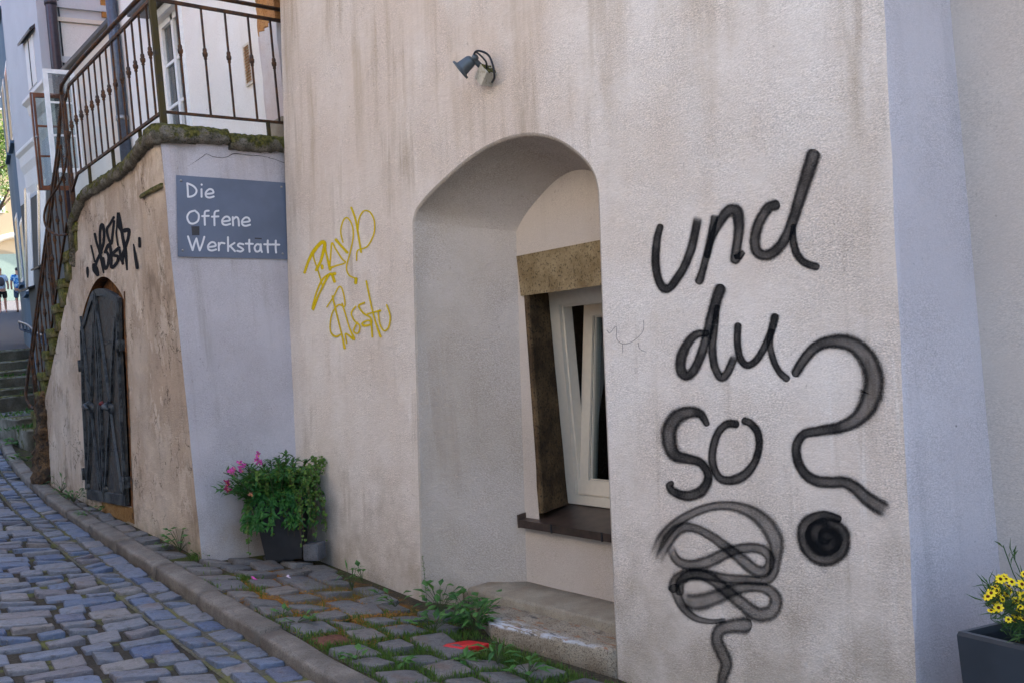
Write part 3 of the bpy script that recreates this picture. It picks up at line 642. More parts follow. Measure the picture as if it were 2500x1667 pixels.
# ------------------------------------------------------------------ spray and marker writing (paint films a fraction of a millimetre thick on the wall)
def strokes(name, specs, plane, zoom, mat, parent, label, grow_=1.82, lift0=.0007):
    ox, oy, sc = zoom; mb = MB(); uvs = []; fades = []; lay = 0
    for sp in specs:
        w0 = sp[0]; pts = [(p[0], p[1], p[2] if len(p) > 2 else w0) for p in sp[1]]; fin = sp[2] if len(sp) > 2 else (0, 0)
        sm = spline(pts, 7) if len(pts) > 2 else spline([pts[0], tuple((a + b) / 2 for a, b in zip(*pts)), pts[1]], 5)
        # rounded end caps: extra half-width beyond both ends
        def ext(a, b, k):
            d = math.hypot(a[0] - b[0], a[1] - b[1]) or 1; e = a[2] / 2 * k; return (a[0] + (a[0] - b[0]) / d * e, a[1] + (a[1] - b[1]) / d * e)
        seq = []
        for k, wk in ((1.0, .05), (.85, .53), (.6, .8), (.3, .954)): e = ext(sm[0], sm[1], k); seq.append((e[0], e[1], sm[0][2] * wk))
        seq += sm
        for k, wk in ((.3, .954), (.6, .8), (.85, .53), (1.0, .05)): e = ext(sm[-1], sm[-2], k); seq.append((e[0], e[1], sm[-1][2] * wk))
        b = len(mb.v); n_ = len(seq)
        for i, (x, y_, w) in enumerate(seq):
            p0 = seq[max(0, i - 1)]; p1 = seq[min(n_ - 1, i + 1)]; tx, ty = p1[0] - p0[0], p1[1] - p0[1]; l = math.hypot(tx, ty) or 1; nx, ny = -ty / l, tx / l
            off = lift0 + lay * .00022 + i * .000004
            fd = 1.0
            if fin[0]: fd = min(fd, .0 + i / n_ / fin[0])
            if fin[1]: fd = min(fd, (n_ - 1 - i) / n_ / fin[1])
            for s_ in (-1, -.5, 0, .5, 1):
                hw = w / 2 * grow_ * s_
                mb.v.append(plane(ox + (x + nx * hw) / sc, oy + (y_ + ny * hw) / sc, off)); uvs.append((i / n_, s_)); fades.append((max(0, fd), w / sc / 50))
        for i in range(n_ - 1):
            for j in range(4): mb.f.append([b + i * 5 + j, b + i * 5 + j + 1, b + (i + 1) * 5 + j + 1, b + (i + 1) * 5 + j]); mb.mi.append(0); mb.sm.append(False); mb.rn.append(0)
        lay += 1
    o = mb.build(name, mat, parent, fix=False); me = o.data
    for nm, data in (('stroke', uvs), ('fade', fades)):
        l_ = me.uv_layers.new(name=nm)
        for lp in me.loops: l_.data[lp.index].uv = data[lp.vertex_index]
    if label: o['label'] = label
    return o
Z3 = (1550, 330, 2.34); Z4 = (1550, 950, 2.187)
strokes('spray_lettering', [
    (46, [(145, 525, 36), (126, 600, 42), (118, 720), (132, 820), (165, 877), (200, 870), (245, 815), (290, 735), (325, 640), (343, 560), (358, 480)], (0, .12)),
    (40, [(455, 470), (438, 560), (412, 680), (388, 770), (368, 833, 46)], (.15, 0)),
    (52, [(413, 690, 30), (440, 590, 36), (490, 490), (540, 432, 62), (582, 440, 66), (594, 510, 60), (588, 600), (574, 690, 54), (575, 712, 50), (618, 672, 26)], (0, .06)),
    (58, [(800, 402, 60), (760, 420), (710, 500), (686, 590), (694, 660), (740, 688), (800, 665), (860, 590), (905, 480, 60), (945, 350, 66), (985, 225, 74), (1018, 120, 80)]),
    (42, [(905, 520, 26), (903, 600), (925, 680), (970, 730), (1035, 752)])], onM, Z3, m_spray, house, 'black spray lettering reading und')
strokes('spray_lettering', [
    (52, [(408, 1132, 36), (350, 1140, 44), (300, 1190), (266, 1270, 58), (263, 1340, 58), (292, 1373), (332, 1348), (372, 1270), (410, 1150), (440, 1030, 58), (470, 930, 62), (487, 882, 64)]),
    (44, [(470, 985, 30), (452, 1120, 40), (442, 1230), (456, 1320), (490, 1383), (525, 1360), (552, 1305), (568, 1262)], (0, .2)),
    (40, [(588, 1090), (585, 1180), (600, 1270), (640, 1313), (690, 1288), (735, 1220), (775, 1130), (800, 1040, 46)]),
    (36, [(780, 1120, 30), (770, 1190), (790, 1280), (825, 1350), (866, 1388, 40)])], onM, Z3, m_spray, house, 'black spray lettering reading du')
Q = [(920, 1355, 52), (960, 1290, 56), (1020, 1220, 60), (1090, 1185, 66), (1180, 1178, 80), (1270, 1212, 92), (1335, 1290, 105), (1366, 1385, 112), (1358, 1470, 116)]
Q = [(a, b, w) for a, b, w in Q] + [((1550 + x / 2.187 - 1550) * 2.34, (950 + y_ / 2.187 - 330) * 2.34, w * 1.07) for x, y_, w in [(1262, 40, 112), (1232, 105, 96), (1175, 165, 76), (1090, 203, 60), (990, 220, 52), (905, 238, 48), (864, 295, 48), (868, 375, 48), (905, 445, 52), (965, 486, 56), (1040, 495, 58), (1120, 495, 60), (1180, 528, 64), (1240, 582, 72), (1310, 628, 78), (1345, 650, 70)]]
strokes('spray_lettering', [(60, Q, (0, .08))], onM, Z3, m_spray, house, 'black spray question mark curve')
strokes('spray_lettering', [(74, [(1085, 690, 40), (1000, 672, 50), (915, 715, 64), (905, 800), (950, 880), (1030, 905), (1100, 860), (1110, 775), (1060, 730), (985, 735), (955, 790), (985, 845), (1045, 840), (1062, 790), (1015, 775)]), (150, [(985, 770), (1030, 810)])], onM, Z4, m_spray, house, 'black spray dot under the question mark')
strokes('spray_lettering', [
    (56, [(383, 183, 30), (350, 132, 46), (290, 122, 62), (222, 150, 76), (184, 215, 80), (186, 290, 76), (215, 350, 64), (280, 370, 52), (345, 388, 46), (385, 435, 44), (388, 490, 46), (350, 545), (280, 568, 52), (212, 548, 44), (182, 515, 34), (196, 500, 26)]),
    (40, [(538, 185, 42), (490, 185), (442, 235), (416, 320), (416, 400), (450, 470), (510, 485, 48), (580, 460, 50), (638, 390), (663, 300, 38), (655, 230), (622, 185), (588, 168, 40)])], onM, Z4, m_spray, house, 'black spray lettering reading so')
strokes('spray_scribble', [
    (56, [(102, 880, 40), (150, 790, 56), (220, 715, 48), (320, 655, 44), (430, 622, 42), (540, 625, 50), (640, 665, 66), (715, 735, 80), (752, 815, 80), (750, 900, 60), (735, 985, 50), (690, 1020, 46), (600, 1015, 46), (480, 1008, 50), (380, 990, 56), (300, 985, 60), (230, 1010, 60), (205, 1060, 50)], (.12, 0)),
    (58, [(125, 915, 40), (180, 800, 60), (240, 742, 56), (310, 738, 44), (400, 778, 44), (500, 850, 52), (580, 915, 60), (650, 968, 60), (705, 960, 52), (722, 905, 48), (680, 855, 50), (600, 845, 52), (500, 868, 56), (400, 915, 62), (300, 938, 56), (225, 910, 44), (190, 845, 44)], (.12, .1)),
    (54, [(240, 1080, 40), (245, 1020, 46), (310, 985, 54), (400, 1005, 56), (490, 1075, 60), (570, 1140, 66), (655, 1200, 74), (730, 1185, 74), (752, 1120, 64), (715, 1070, 54), (640, 1052, 50), (540, 1065, 60), (440, 1105, 76), (340, 1135, 84), (270, 1125, 70)], (0, .08)),
    (44, [(212, 1060, 50), (250, 1150, 44), (315, 1215, 34), (400, 1238, 26), (480, 1232, 22)], (0, .2)),
    (60, [(585, 1258, 84), (520, 1262, 70), (455, 1282, 64), (438, 1340, 62), (465, 1405, 64), (488, 1465, 60), (470, 1530, 50), (460, 1590, 40)])], onM, Z4, m_sprayl, house, 'black looping spray scribble near the ground', 1.85)
Z5 = (400, 380, 3.015)
strokes('marker_lettering', [
    (20, [(1036, 862), (1060, 790), (1100, 710, 26), (1160, 642, 28), (1184, 655, 28), (1170, 725, 24), (1152, 785), (1122, 843, 22)]), (22, [(1164, 812), (1166, 830)]), (14, [(1186, 645), (1195, 720), (1224, 840, 22)]),
    (12, [(1220, 835), (1228, 740), (1237, 645), (1265, 690), (1310, 760), (1335, 790), (1270, 812), (1225, 828, 18)]), (18, [(1267, 622, 22), (1300, 660), (1350, 715, 20)]),
    (11, [(1318, 640), (1302, 560), (1320, 482), (1350, 460), (1384, 510), (1394, 600), (1370, 720), (1345, 820), (1360, 878), (1408, 905)]), (24, [(1415, 908), (1412, 938)]),
    (15, [(1380, 385), (1410, 470), (1430, 580), (1452, 712)]), (11, [(1428, 560), (1436, 470), (1472, 410), (1520, 422), (1550, 490), (1545, 580), (1502, 665), (1455, 690), (1424, 705), (1418, 775)], (0, .1)),
    (11, [(1120, 700), (1100, 740), (1135, 850), (1170, 972)]), (14, [(1258, 870, 24), (1205, 880), (1160, 925), (1120, 1020), (1096, 1135, 20), (1150, 1005), (1222, 872, 20), (1256, 928, 22)]),
    (11, [(1200, 1115), (1248, 1042), (1290, 966), (1318, 1000), (1332, 1108), (1284, 1100), (1236, 1170), (1225, 1285), (1262, 1332, 16), (1310, 1312)]), (13, [(1240, 1035), (1275, 1180), (1310, 1320), (1330, 1415, 18)]), (12, [(1312, 1090), (1340, 1180), (1366, 1270), (1400, 1352, 18), (1338, 1310), (1345, 1380)]),
    (12, [(1412, 1112), (1380, 1160), (1402, 1215), (1442, 1255), (1428, 1308), (1396, 1290), (1424, 1228)]), (14, [(1476, 1084), (1434, 1108), (1468, 1160), (1520, 1195), (1526, 1240), (1474, 1252, 18), (1462, 1232), (1520, 1220), (1534, 1335)]),
    (13, [(1490, 925), (1515, 1050), (1550, 1200), (1594, 1332, 18)]), (12, [(1500, 1166), (1560, 1150), (1592, 1142, 18)]), (12, [(1640, 1100), (1665, 1180), (1655, 1260), (1622, 1290), (1590, 1240), (1576, 1150)])], onM, Z5, m_yspray, house, 'yellow graffiti tag in two lines left of the niche', 1.25)
strokes('faint_scribble', [(3, [(1310, 1320), (1330, 1340), (1370, 1300), (1375, 1380), (1420, 1410), (1480, 1390), (1540, 1330), (1545, 1260)]), (3, [(1410, 1410), (1412, 1465)]), (3, [(1510, 1400), (1520, 1440), (1560, 1460)])], onM, (980, 300, 2.613), m_pencil, house, None, 1.6)

# ------------------------------------------------------------------ stair block with sign face, iron door, landing
blk = thing('stair_block', 'old tan plastered stair block with mossy steps and iron cellar door', 'staircase', (3.0, 9.8, -1.45))
c0 = onS(490, 1345); c1 = onS(385, 330)
def tX(Y, z): b = .005 + .050 * sstep(7.3, 8.9, Y); return 2.405 + b * (z + 1.33) + .009 * nz((0, Y, z), 2.2, 5)
YE = 12.02
steps = [(10.35, 1.40), (10.62, 1.16), (10.89, .92), (11.15, .69), (11.41, .46), (11.66, .24), (11.90, .03), (12.13, -.18), (12.33, -.39)]   # nosing Y, tread z
def topz(Y):
    if Y < 9.95: return 1.60
    if Y < 10.42: return 1.60 - .20 * (Y - 9.95) / .47
    Y = Y + .20
    for (y0, z0), (y1, z1) in zip(steps, steps[1:]):
        if Y <= y1: return z0 + (z1 - z0) * (Y - y0) / (y1 - y0) - .08
    return -.45
dYr, dYl, dz0, dsp = 8.86, 10.24, -1.15, .50
def dtop(Y):
    t = (Y - dYr) / (dYl - dYr); return .52 + .30 * math.sin(math.pi * min(1, max(0, t * .98 + .01))) ** .8 - .03 * t
mb = MB(); cols = [7.268, 7.45, 7.7, 8.0, 8.3, 8.6, 8.78] + lin(dYr, dYl, 15) + [10.4, 10.62, 10.89, 11.15, 11.41, 11.66, 11.90, YE]
def strip(y0, y1, a0, a1, b0, b1, n=10):
    vs = []
    for k in range(n + 1):
        t = k / n; za = a0 + (b0 - a0) * t; zb_ = a1 + (b1 - a1) * t; q0 = y0 if y0 > 7.3 else SP.y + ((tX(y0, za) - SP.x) * math.sin(PHI) + .03 * za) / math.cos(PHI); vs += [(tX(y0, za), q0, za), (tX(y1, zb_), y1, zb_)]
    mb.add(vs, [(2 * k, 2 * k + 1, 2 * k + 3, 2 * k + 2) for k in range(n)], 0, True)
dl = lambda Y: dz0 - .03 * (Y - dYr)
for y0, y1 in zip(cols, cols[1:]):
    if dYr - .001 <= y0 and y1 <= dYl + .001:
        strip(y0, y1, -1.9, -1.9, dl(y0), dl(y1), 3); strip(y0, y1, dtop(y0), dtop(y1), topz(y0), topz(y1), 4)
    else: strip(y0, y1, -1.9, -1.9, topz(y0), topz(y1))
mb.quad([(tX(YE, -1.9), YE, -1.9), (3.7, YE, -1.9), (3.7, YE, topz(YE)), (tX(YE, topz(YE)), YE, topz(YE))])
tan = mb.build('side_wall', m_tan, blk, fix=False)
# rust-stained reveal round the door, the rusty sheet behind it and the stained plinth below
mb = MB(); edge = [(Y, dtop(Y)) for Y in lin(dYr, dYl, 15)] + [(dYl, dl(dYl)), (dYr, dl(dYr))]
vs = [(tX(a, b) + .001, a, b) for a, b in edge] + [(tX(a, b) + .10, a, b) for a, b in edge]; n_ = len(edge)
mb.add(vs, [(i, (i + 1) % n_, n_ + (i + 1) % n_, n_ + i) for i in range(n_)] + [tuple(range(n_, 2 * n_))]); mb.build('door_reveal', m_rust, blk, fix=False)
mb = MB(); fr = [(tX(Y, dl(Y) - .02) - .006, Y) for Y in lin(dYr - .05, dYl - .45, 8)]
mb.add([(x - (.0 if k else .0), y_, z) for (x, y_) in fr for k, z in ((0, dl(y_) - .004), (1, zk(y_) - .06))], [(2 * i, 2 * i + 1, 2 * i + 3, 2 * i + 2) for i in range(7)]); mb.build('stained_plinth', m_ruststain, blk, fix=False)
mb = MB(); vs = []
for k in range(13):
    z = dl(dYr) - .1 + (.62 - dl(dYr) + .1) * k / 12; wv = .035 + .02 * nz((0, 0, z), 4, 2); vs += [(tX(dYr, z) - .005, dYr + .004, z), (tX(dYr, z) - .005, dYr - wv, z)]
mb.add(vs, [(2 * i, 2 * i + 1, 2 * i + 3, 2 * i + 2) for i in range(12)]); mb.build('rust_streak', m_rust, blk, fix=False)
# iron double door, hung a little proud and askew
door = MB(); dm = 9.62
def dX(Y, z, o=0): return tX(Y, z) - .022 - o
def dtp(Y): t = (Y - 8.93) / (10.22 - 8.93); return .50 + .20 * math.sin(math.pi * (.12 + .80 * t)) ** 1.0 - .16 * sstep(.55, 1, t) - .04 * (1 - t) ** 3 * 0
def leaf(ya, yb):
    mb = MB(); ys = lin(ya, yb, 9); vs = []
    for Y in ys: 
        for z in (dl(Y) + .012, -.7, -.2, .2, dtp(Y)): vs.append((dX(Y, z), Y, z))
    b = len(vs)
    for Y in ys:
        for z in (dl(Y) + .012, -.7, -.2, .2, dtp(Y)): vs.append((dX(Y, z) + .02, Y, z))
    fs = [(i * 5 + j, i * 5 + j + 1, (i + 1) * 5 + j + 1, (i + 1) * 5 + j) for i in range(8) for j in range(4)]
    loop = [i * 5 for i in range(9)] + [8 * 5 + j for j in range(1, 5)] + [i * 5 + 4 for i in range(7, -1, -1)] + [j for j in range(3, 0, -1)]
    fs += [(loop[i], loop[(i + 1) % len(loop)], b + loop[(i + 1) % len(loop)], b + loop[i]) for i in range(len(loop))]
    mb.add(vs, fs); return mb
rl = leaf(8.93, dm - .008)
door = rl.build('iron_door', m_door, blk); door['label'] = 'dark sheet iron double cellar door with crossed straps'
leaf(dm + .008, 10.20).build('leaf', m_door, door)
def bar(mb, p, q, r=.009, o=.012, sq=True):
    pts = [(dX(p[0] + (q[0] - p[0]) * t, p[1] + (q[1] - p[1]) * t, o), p[0] + (q[0] - p[0]) * t, p[1] + (q[1] - p[1]) * t) for t in lin(0, 1, 6)]
    mb.tube(pts, r, 4 if sq else 6, sq=sq)
def rail_edge(ya, yb):
    mb = MB(); pts = [(dX(Y, dtp(Y) - .03, .01), Y, dtp(Y) - .03) for Y in lin(ya, yb, 10)]
    loaf(mb, [(p, (-1, 0, 0), (0, 0, 1)) for p in pts], [(-.012, -.032), (.008, -.032), (.008, .032), (-.012, .032)], sm=False)
    mb.hexa([(dX(ya, -1.1, -.0), ya, dl(ya) + .012), (dX(yb, -1.1), yb, dl(yb) + .012), (dX(yb, -1.1, .012), yb, dl(yb) + .008), (dX(ya, -1.1, .012), ya, dl(ya) + .008), (dX(ya, -1.1), ya, dl(ya) + .10), (dX(yb, -1.1), yb, dl(yb) + .10), (dX(yb, -1.1, .012), yb, dl(yb) + .095), (dX(ya, -1.1, .012), ya, dl(ya) + .095)])
    bar(mb, (ya + .012, dl(ya) + .1), (ya + .012, dtp(ya) - .03), .012); bar(mb, (yb - .012, dl(yb) + .1), (yb - .012, dtp(yb) - .03), .012); return mb
for ya, yb in ((8.94, dm - .02), (dm + .02, 10.19)):
    rail_edge(ya, yb).build('edge_strap', m_strap, door)
    my = (ya + yb) / 2; mz = -.34
    for p in ((ya + .06, .42), (yb - .04, .50)):
        mb = MB(); bar(mb, p, (my, mz), .010, .016); mb.build('diagonal_strap', m_strap, door)
    for p in ((ya + .08, dl(ya) + .14), (yb - .06, dl(yb) + .14)):
        mb = MB(); bar(mb, (my, mz), p, .010, .016); mb.lathe((dX(p[0], p[1], .0), p[0], p[1] - .01), (-1, 0, 0), [(0, .03), (.02, .028), (.026, .0)], 10); mb.build('diagonal_strap', m_strap, door)
    mb = MB(); mb.tube([(dX(my, mz, .015), my, mz + .04), (dX(my, mz, .07), my - .0, mz + .02), (dX(my, mz, .075), my - .14, mz + .0)], [.03, .026, .012], 8); mb.lathe((dX(my, mz, .0), my, mz), (-1, 0, 0), [(0, .055), (.03, .05), (.045, .0)], 12); mb.build('latch_handle', m_strap, door)
    for z in (-.70, .22):
        mb = MB(); 
        for Y in lin(ya + .04, yb - .04, 11): mb.lathe((dX(Y, z + .02 * math.sin(Y * 5)), Y, z + .02 * math.sin(Y * 5)), (-1, 0, 0), [(0, .007), (.005, .005), (.007, 0)], 6)
        mb.tube([(dX(Y, z, .0005), Y, z + .02 * math.sin(Y * 5) - .014) for Y in lin(ya + .03, yb - .03, 6)], .003, 4); mb.build('rivet_seam', m_strap, door)
for Y, z in ((8.92, .18), (8.92, -.95), (10.23, .05), (10.23, -.95)):
    mb = MB(); mb.box((dX(Y, z, .02), Y - .035, z - .045), (dX(Y, z, -.03), Y + .035, z + .045)); mb.tube([(dX(Y, z, .025), Y, z - .055), (dX(Y, z, .025), Y, z + .055)], .014, 8); mb.build('hinge', m_strap, door)
mb = MB(); mb.lathe((dX(dm - .05, -.3, 0), dm - .05, -.3), (-1, 0, 0), [(0, .02), (.02, .018), (.032, .010), (.036, 0)], 10); mb.build('padlock', simple('red_padlock', (.13, .012, .010), .5), door)
def onTan(x, y, off=0):
    P = onX(x, y, 2.45)
    for _ in range(5): P = onX(x, y, tX(P.y, P.z) - off)
    return P
# sign face
mb = MB(); L = onS(700, 400); vs = []
def sface(x, z):                                             # point of the end wall at a given x and height
    y_ = SP.y + ((x - SP.x) * math.sin(PHI) + .03 * z) / math.cos(PHI); return Vector((x, y_, z))
nx = 14
for k in range(15):
    z = -1.9 + 3.53 * k / 14
    for i in range(nx):
        xl = tX(7.268, z); xr = 3.60; x = xl + (xr - xl) * i / (nx - 1); p = sface(x, z); p.y += .006 * nz(p, 2.2, 4); vs.append(p)
mb.add(vs, [(j * nx + i, j * nx + i + 1, (j + 1) * nx + i + 1, (j + 1) * nx + i) for j in range(14) for i in range(nx - 1)], 0, True)
mb.build('end_wall', m_sign, blk, fix=False)
# crack under the coping of the end wall
mb = MB(); cr = spline([(430, 420), (462, 405), (492, 385), (505, 376), (520, 383), (550, 385), (575, 375), (610, 380), (640, 382), (665, 388), (695, 398)], 4)
pts = [onS(x + 1.2 * nz((x, y_, 0), .2), y_ + 2 * nz((x, y_, 5), .15), .001) for x, y_ in cr]; mb.tube(pts, [.0012 + .0018 * abs(nz(p, 9)) for p in pts], 4); mb.build('crack', m_dark, blk)
mb = MB(); lp = [onTan(*q, .012) for q in ((345, 478), (358, 470), (372, 463), (385, 457), (394, 452))]
loaf(mb, [(p, Vector((-1, 0, 0)), Vector((0, 0, 1))) for p in lp], [(-.03, -.02), (.012, -.022), (.018, -.004), (.008, .012), (-.03, .014)]); roughen(mb, .012, 30, 4); mb.build('mossy_ledge', m_step, blk)
# coping stones
cprof = [(-.03, -.090), (-.05, -.075), (-.060, -.050), (-.058, -.02), (-.045, .008), (-.02, .028), (.02, .038), (.10, .044), (.18, .04), (.22, .03), (.26, -.090)]
ends = [(2.42, 2.95), (2.955, 3.31), (3.315, 3.62)]
for i, (x0, x1) in enumerate(ends):
    mb = MB(); fr = []
    for k in range(25):
        x = x0 + (x1 - x0) * k / 24; p = sface(x, 1.62); p.z = 1.645 - (.02 if i == 1 else 0) - .01 * i; fr.append((p, Vector((-math.sin(PHI), math.cos(PHI), 0)), Vector((0, 0, 1))))
    loaf(mb, fr, cprof); roughen(mb, .012, 6, i + 4); roughen(mb, .009, 22, i); roughen(mb, .008, 55, i); mb.build('coping_stone', m_cap, blk)
ys = [7.30, 7.95, 8.65, 9.35, 10.02, 10.46]
for i, (y0, y1) in enumerate(zip(ys, ys[1:])):
    mb = MB(); fr = []
    for k in range(29):
        Y = y0 + .004 + (y1 - y0 - .008) * k / 28; z = topz(Y) + .035; fr.append((Vector((tX(Y, z), Y, z)), Vector((1, 0, 0)), Vector((0, 0, 1))))
    loaf(mb, fr, cprof); roughen(mb, .016, 6, i + 20); roughen(mb, .011, 22, i); roughen(mb, .009, 55, i); mb.build('coping_stone', m_cap, blk)
mb = MB(); mb.hexa([(2.6, 7.4, 1.3), (3.64, 7.6, 1.3), (3.64, 10.4, 1.3), (2.6, 10.4, 1.3), (2.6, 7.4, 1.60), (3.64, 7.6, 1.60), (3.64, 10.4, 1.60), (2.6, 10.4, 1.60)]); mb.build('landing_slab', m_bench, blk)
# steps going down away from us, their ends showing past the wall
for i, (Y, z) in enumerate(steps):
    Y1 = steps[i + 1][0] if i + 1 < len(steps) else Y + .25; x0 = tX(Y, z) - .03
    mb = MB(); fr = [(Vector((x0 + (3.62 - x0) * k / 6, Y, z)), Vector((0, 1, 0)), Vector((0, 0, 1))) for k in range(7)]
    d = Y1 - Y + .055; loaf(mb, fr, [(-.06, -.09), (-.06, 0), (d - .09, .0), (d - .07, -.012), (d - .06, -.05), (d - .075, -.09)]); roughen(mb, .016, 10, i + 50); roughen(mb, .007, 30, i)
    st = mb.build('step', m_step, blk)
    mb = MB(); fr = [(Vector((x0 + .012 + (3.6 - x0) * k / 4, Y, z)), Vector((0, 1, 0)), Vector((0, 0, 1))) for k in range(5)]
    h = (z - steps[i + 1][1] + .02) if i + 1 < len(steps) else .8
    loaf(mb, fr, [(-.04, -.088), (d - .10, -.088), (d - .105, -h - .02), (-.04, -h - .02)]); roughen(mb, .012, 9, i + 80); mb.build('riser', m_step, st)
# bare masonry lump at the far foot
mb = MB(); fr = []
for k in range(22):
    t = k / 21; z = -1.13 + t * .95; w = .10 * (1 - t) ** .7 + .03; fr.append((Vector((tX(12.1, z) + .02, 12.06, z)), Vector((1, 0, 0)), Vector((0, 1, 0)), w))
vs = []
for o_, A, B, w in fr:
    for j in range(14):
        a = 2 * math.pi * j / 14; vs.append(o_ + A * math.cos(a) * (w + .02) + B * math.sin(a) * (w * 1.3 + .09))
mb.add(vs, [(i * 14 + j, i * 14 + (j + 1) % 14, (i + 1) * 14 + (j + 1) % 14, (i + 1) * 14 + j) for i in range(21) for j in range(14)], 0, True); roughen(mb, .05, 6, 7); roughen(mb, .045, 15, 9); roughen(mb, .02, 40, 3); mb.build('exposed_masonry', m_rubble, blk)
strokes('marker_tag', [(38, [(88, 1140), (90, 1210, 46), (92, 1290, 24)]), (30, [(146, 790), (172, 900), (203, 1040)]), (80, [(195, 1100, 70), (215, 1170, 100), (250, 1250, 60)]),
    (40, [(205, 600), (235, 740), (282, 890), (320, 1050, 50), (345, 1215, 30)]), (44, [(195, 1190), (240, 1030), (300, 890), (345, 740), (352, 560), (320, 455, 60), (290, 560), (290, 750), (310, 900)]),
    (44, [(340, 990), (370, 1150), (408, 1110), (425, 960), (385, 870)]), (40, [(508, 335), (450, 440), (400, 520), (415, 640), (465, 760), (485, 640), (512, 400)]), (50, [(370, 890), (430, 770), (465, 900), (470, 1130), (560, 1055), (572, 960), (485, 930), (590, 820)]),
    (30, [(570, 270), (555, 500), (548, 600), (572, 780)]), (52, [(592, 270, 30), (600, 450, 80), (635, 560), (655, 680), (690, 850, 60), (720, 1170, 30)]), (50, [(680, 545, 70), (750, 545, 60), (735, 680), (690, 820), (645, 970, 60), (650, 1075, 40)]), (40, [(600, 860), (625, 1000), (655, 1070)]),
    (46, [(825, 770, 24), (850, 950), (880, 1140, 50)]), (52, [(915, 670, 44), (920, 800, 44)])], onTan, (200, 480, 6.535), m_tag, blk, 'black marker tag above the iron door', 1.1, .0012)

# ------------------------------------------------------------------ sign
sg0 = [onS(*q, .012) for q in ((430, 428), (700, 447), (703, 634), (434, 627))]
sign = thing('workshop_sign', 'slate grey sign with white rounded lettering Die Offene Werkstatt beside the corner', 'sign', sg0[3])
sc_ = [onS(*q, .002) for q in ((430, 428), (700, 447), (703, 634), (434, 627))]
mb = MB(); mb.hexa([sc_[3], sc_[2], sc_[1], sc_[0], sg0[3], sg0[2], sg0[1], sg0[0]]); mb.build('panel', m_signp, sign)
def letters(word, specs, w=14):
    mb = MB()
    for pl in specs:
        pts = spline(pl, 5) if len(pl) > 2 else [pl[0], tuple((a + b) / 2 for a, b in zip(*pl)), pl[1]]
        n_ = len(pts); L_ = []; R_ = []; 
        for i, (x, y_) in enumerate(pts):
            p0 = pts[max(0, i - 1)]; p1 = pts[min(n_ - 1, i + 1)]; tx, ty = p1[0] - p0[0], p1[1] - p0[1]; l = math.hypot(tx, ty) or 1; nx_, ny_ = -ty / l * w / 2, tx / l * w / 2
            L_.append((x + nx_, y_ + ny_)); R_.append((x - nx_, y_ - ny_))
        def cap(c, a0_): return [(c[0] + w / 2 * math.cos(a0_ + k * math.pi / 6), c[1] + w / 2 * math.sin(a0_ + k * math.pi / 6)) for k in range(1, 6)]
        ta = math.atan2(pts[-1][1] - pts[-2][1], pts[-1][0] - pts[-2][0]); tb = math.atan2(pts[0][1] - pts[1][1], pts[0][0] - pts[1][0])
        off = .0135 + .0003 * (len(mb.f) % 7)
        P3 = lambda q: onS(400 + q[0] / 3.015, 380 + q[1] / 3.015, off)
        b = len(mb.v); vs = [P3(q) for pr in zip(L_, R_) for q in pr]; fs = [(2 * i, 2 * i + 1, 2 * i + 3, 2 * i + 2) for i in range(n_ - 1)]
        mb.add(vs, fs)
        e = [P3(q) for q in [L_[-1]] + [(pts[-1][0] + w / 2 * math.cos(ta + math.pi / 2 - k * math.pi / 6), pts[-1][1] + w / 2 * math.sin(ta + math.pi / 2 - k * math.pi / 6)) for k in range(1, 6)] + [R_[-1]]]; mb.quad(e)
        e = [P3(q) for q in [R_[0]] + [(pts[0][0] + w / 2 * math.cos(tb + math.pi / 2 - k * math.pi / 6), pts[0][1] + w / 2 * math.sin(tb + math.pi / 2 - k * math.pi / 6)) for k in range(1, 6)] + [L_[0]]]; mb.quad(e)
    o = mb.build('lettering', m_signw, sign, fix=False); o['label'] = 'white rounded word ' + word
def le(x, y, s=1): return [(x + 6, y - 28), (x + 38, y - 31), (x + 62, y - 38), (x + 52, y - 60), (x + 28, y - 62), (x + 6, y - 38), (x + 10, y - 10), (x + 34, y - 2), (x + 64, y - 10)]
def lt(x, y): return [[(x + 28, y - 90), (x + 27, y - 40), (x + 30, y - 2)], [(x + 2, y - 62), (x + 54, y - 60)]]
letters('Die', [[(172, 206), (176, 255), (178, 305)], [(172, 206), (215, 225), (240, 255), (232, 285), (205, 302), (178, 305)], [(277, 250), (278, 305)], [(278, 215), (279, 217)], le(303, 313)])
letters('Offene', [[(228, 407), (190, 420), (172, 455), (188, 495), (220, 502), (252, 480), (256, 435), (228, 407)], [(330, 408), (306, 412), (300, 440), (302, 512)], [(282, 448), (330, 446)], [(402, 408), (378, 415), (372, 445), (373, 515)], [(354, 452), (402, 450)], le(424, 515), [(507, 455), (510, 516)], [(508, 475), (530, 455), (548, 468), (553, 518)], le(570, 521)])
letters('Werkstatt', [[(178, 597), (195, 650), (212, 698)], [(212, 698), (225, 650), (240, 612)], [(240, 612), (252, 660), (264, 700)], [(264, 700), (282, 655), (298, 600)], le(320, 703), [(404, 645), (405, 700)], [(405, 665), (420, 645), (446, 648)], [(472, 603), (473, 705)], [(520, 645), (475, 675)], [(488, 668), (524, 706)], [(585, 655), (556, 650), (545, 665), (568, 680), (585, 695), (566, 708), (540, 703)], *lt(601, 712), [(712, 660), (685, 655), (668, 680), (680, 708), (706, 700), (713, 662)], [(713, 655), (715, 690), (722, 712)], *lt(737, 717), *lt(796, 718)])
for q in ((442, 442), (687, 457), (446, 612), (690, 620)):
    mb = MB(); mb.lathe(onS(*q, .012), -SN, [(0, .009), (.004, .008), (.006, .0)], 10); mb.build('screw', m_steel, sign)
mb = MB(); mb.quad([onS(*q, .0135) for q in ((467, 553), (487, 553), (487, 575), (469, 575))]); mb.build('sticker_residue', m_sticker, sign)
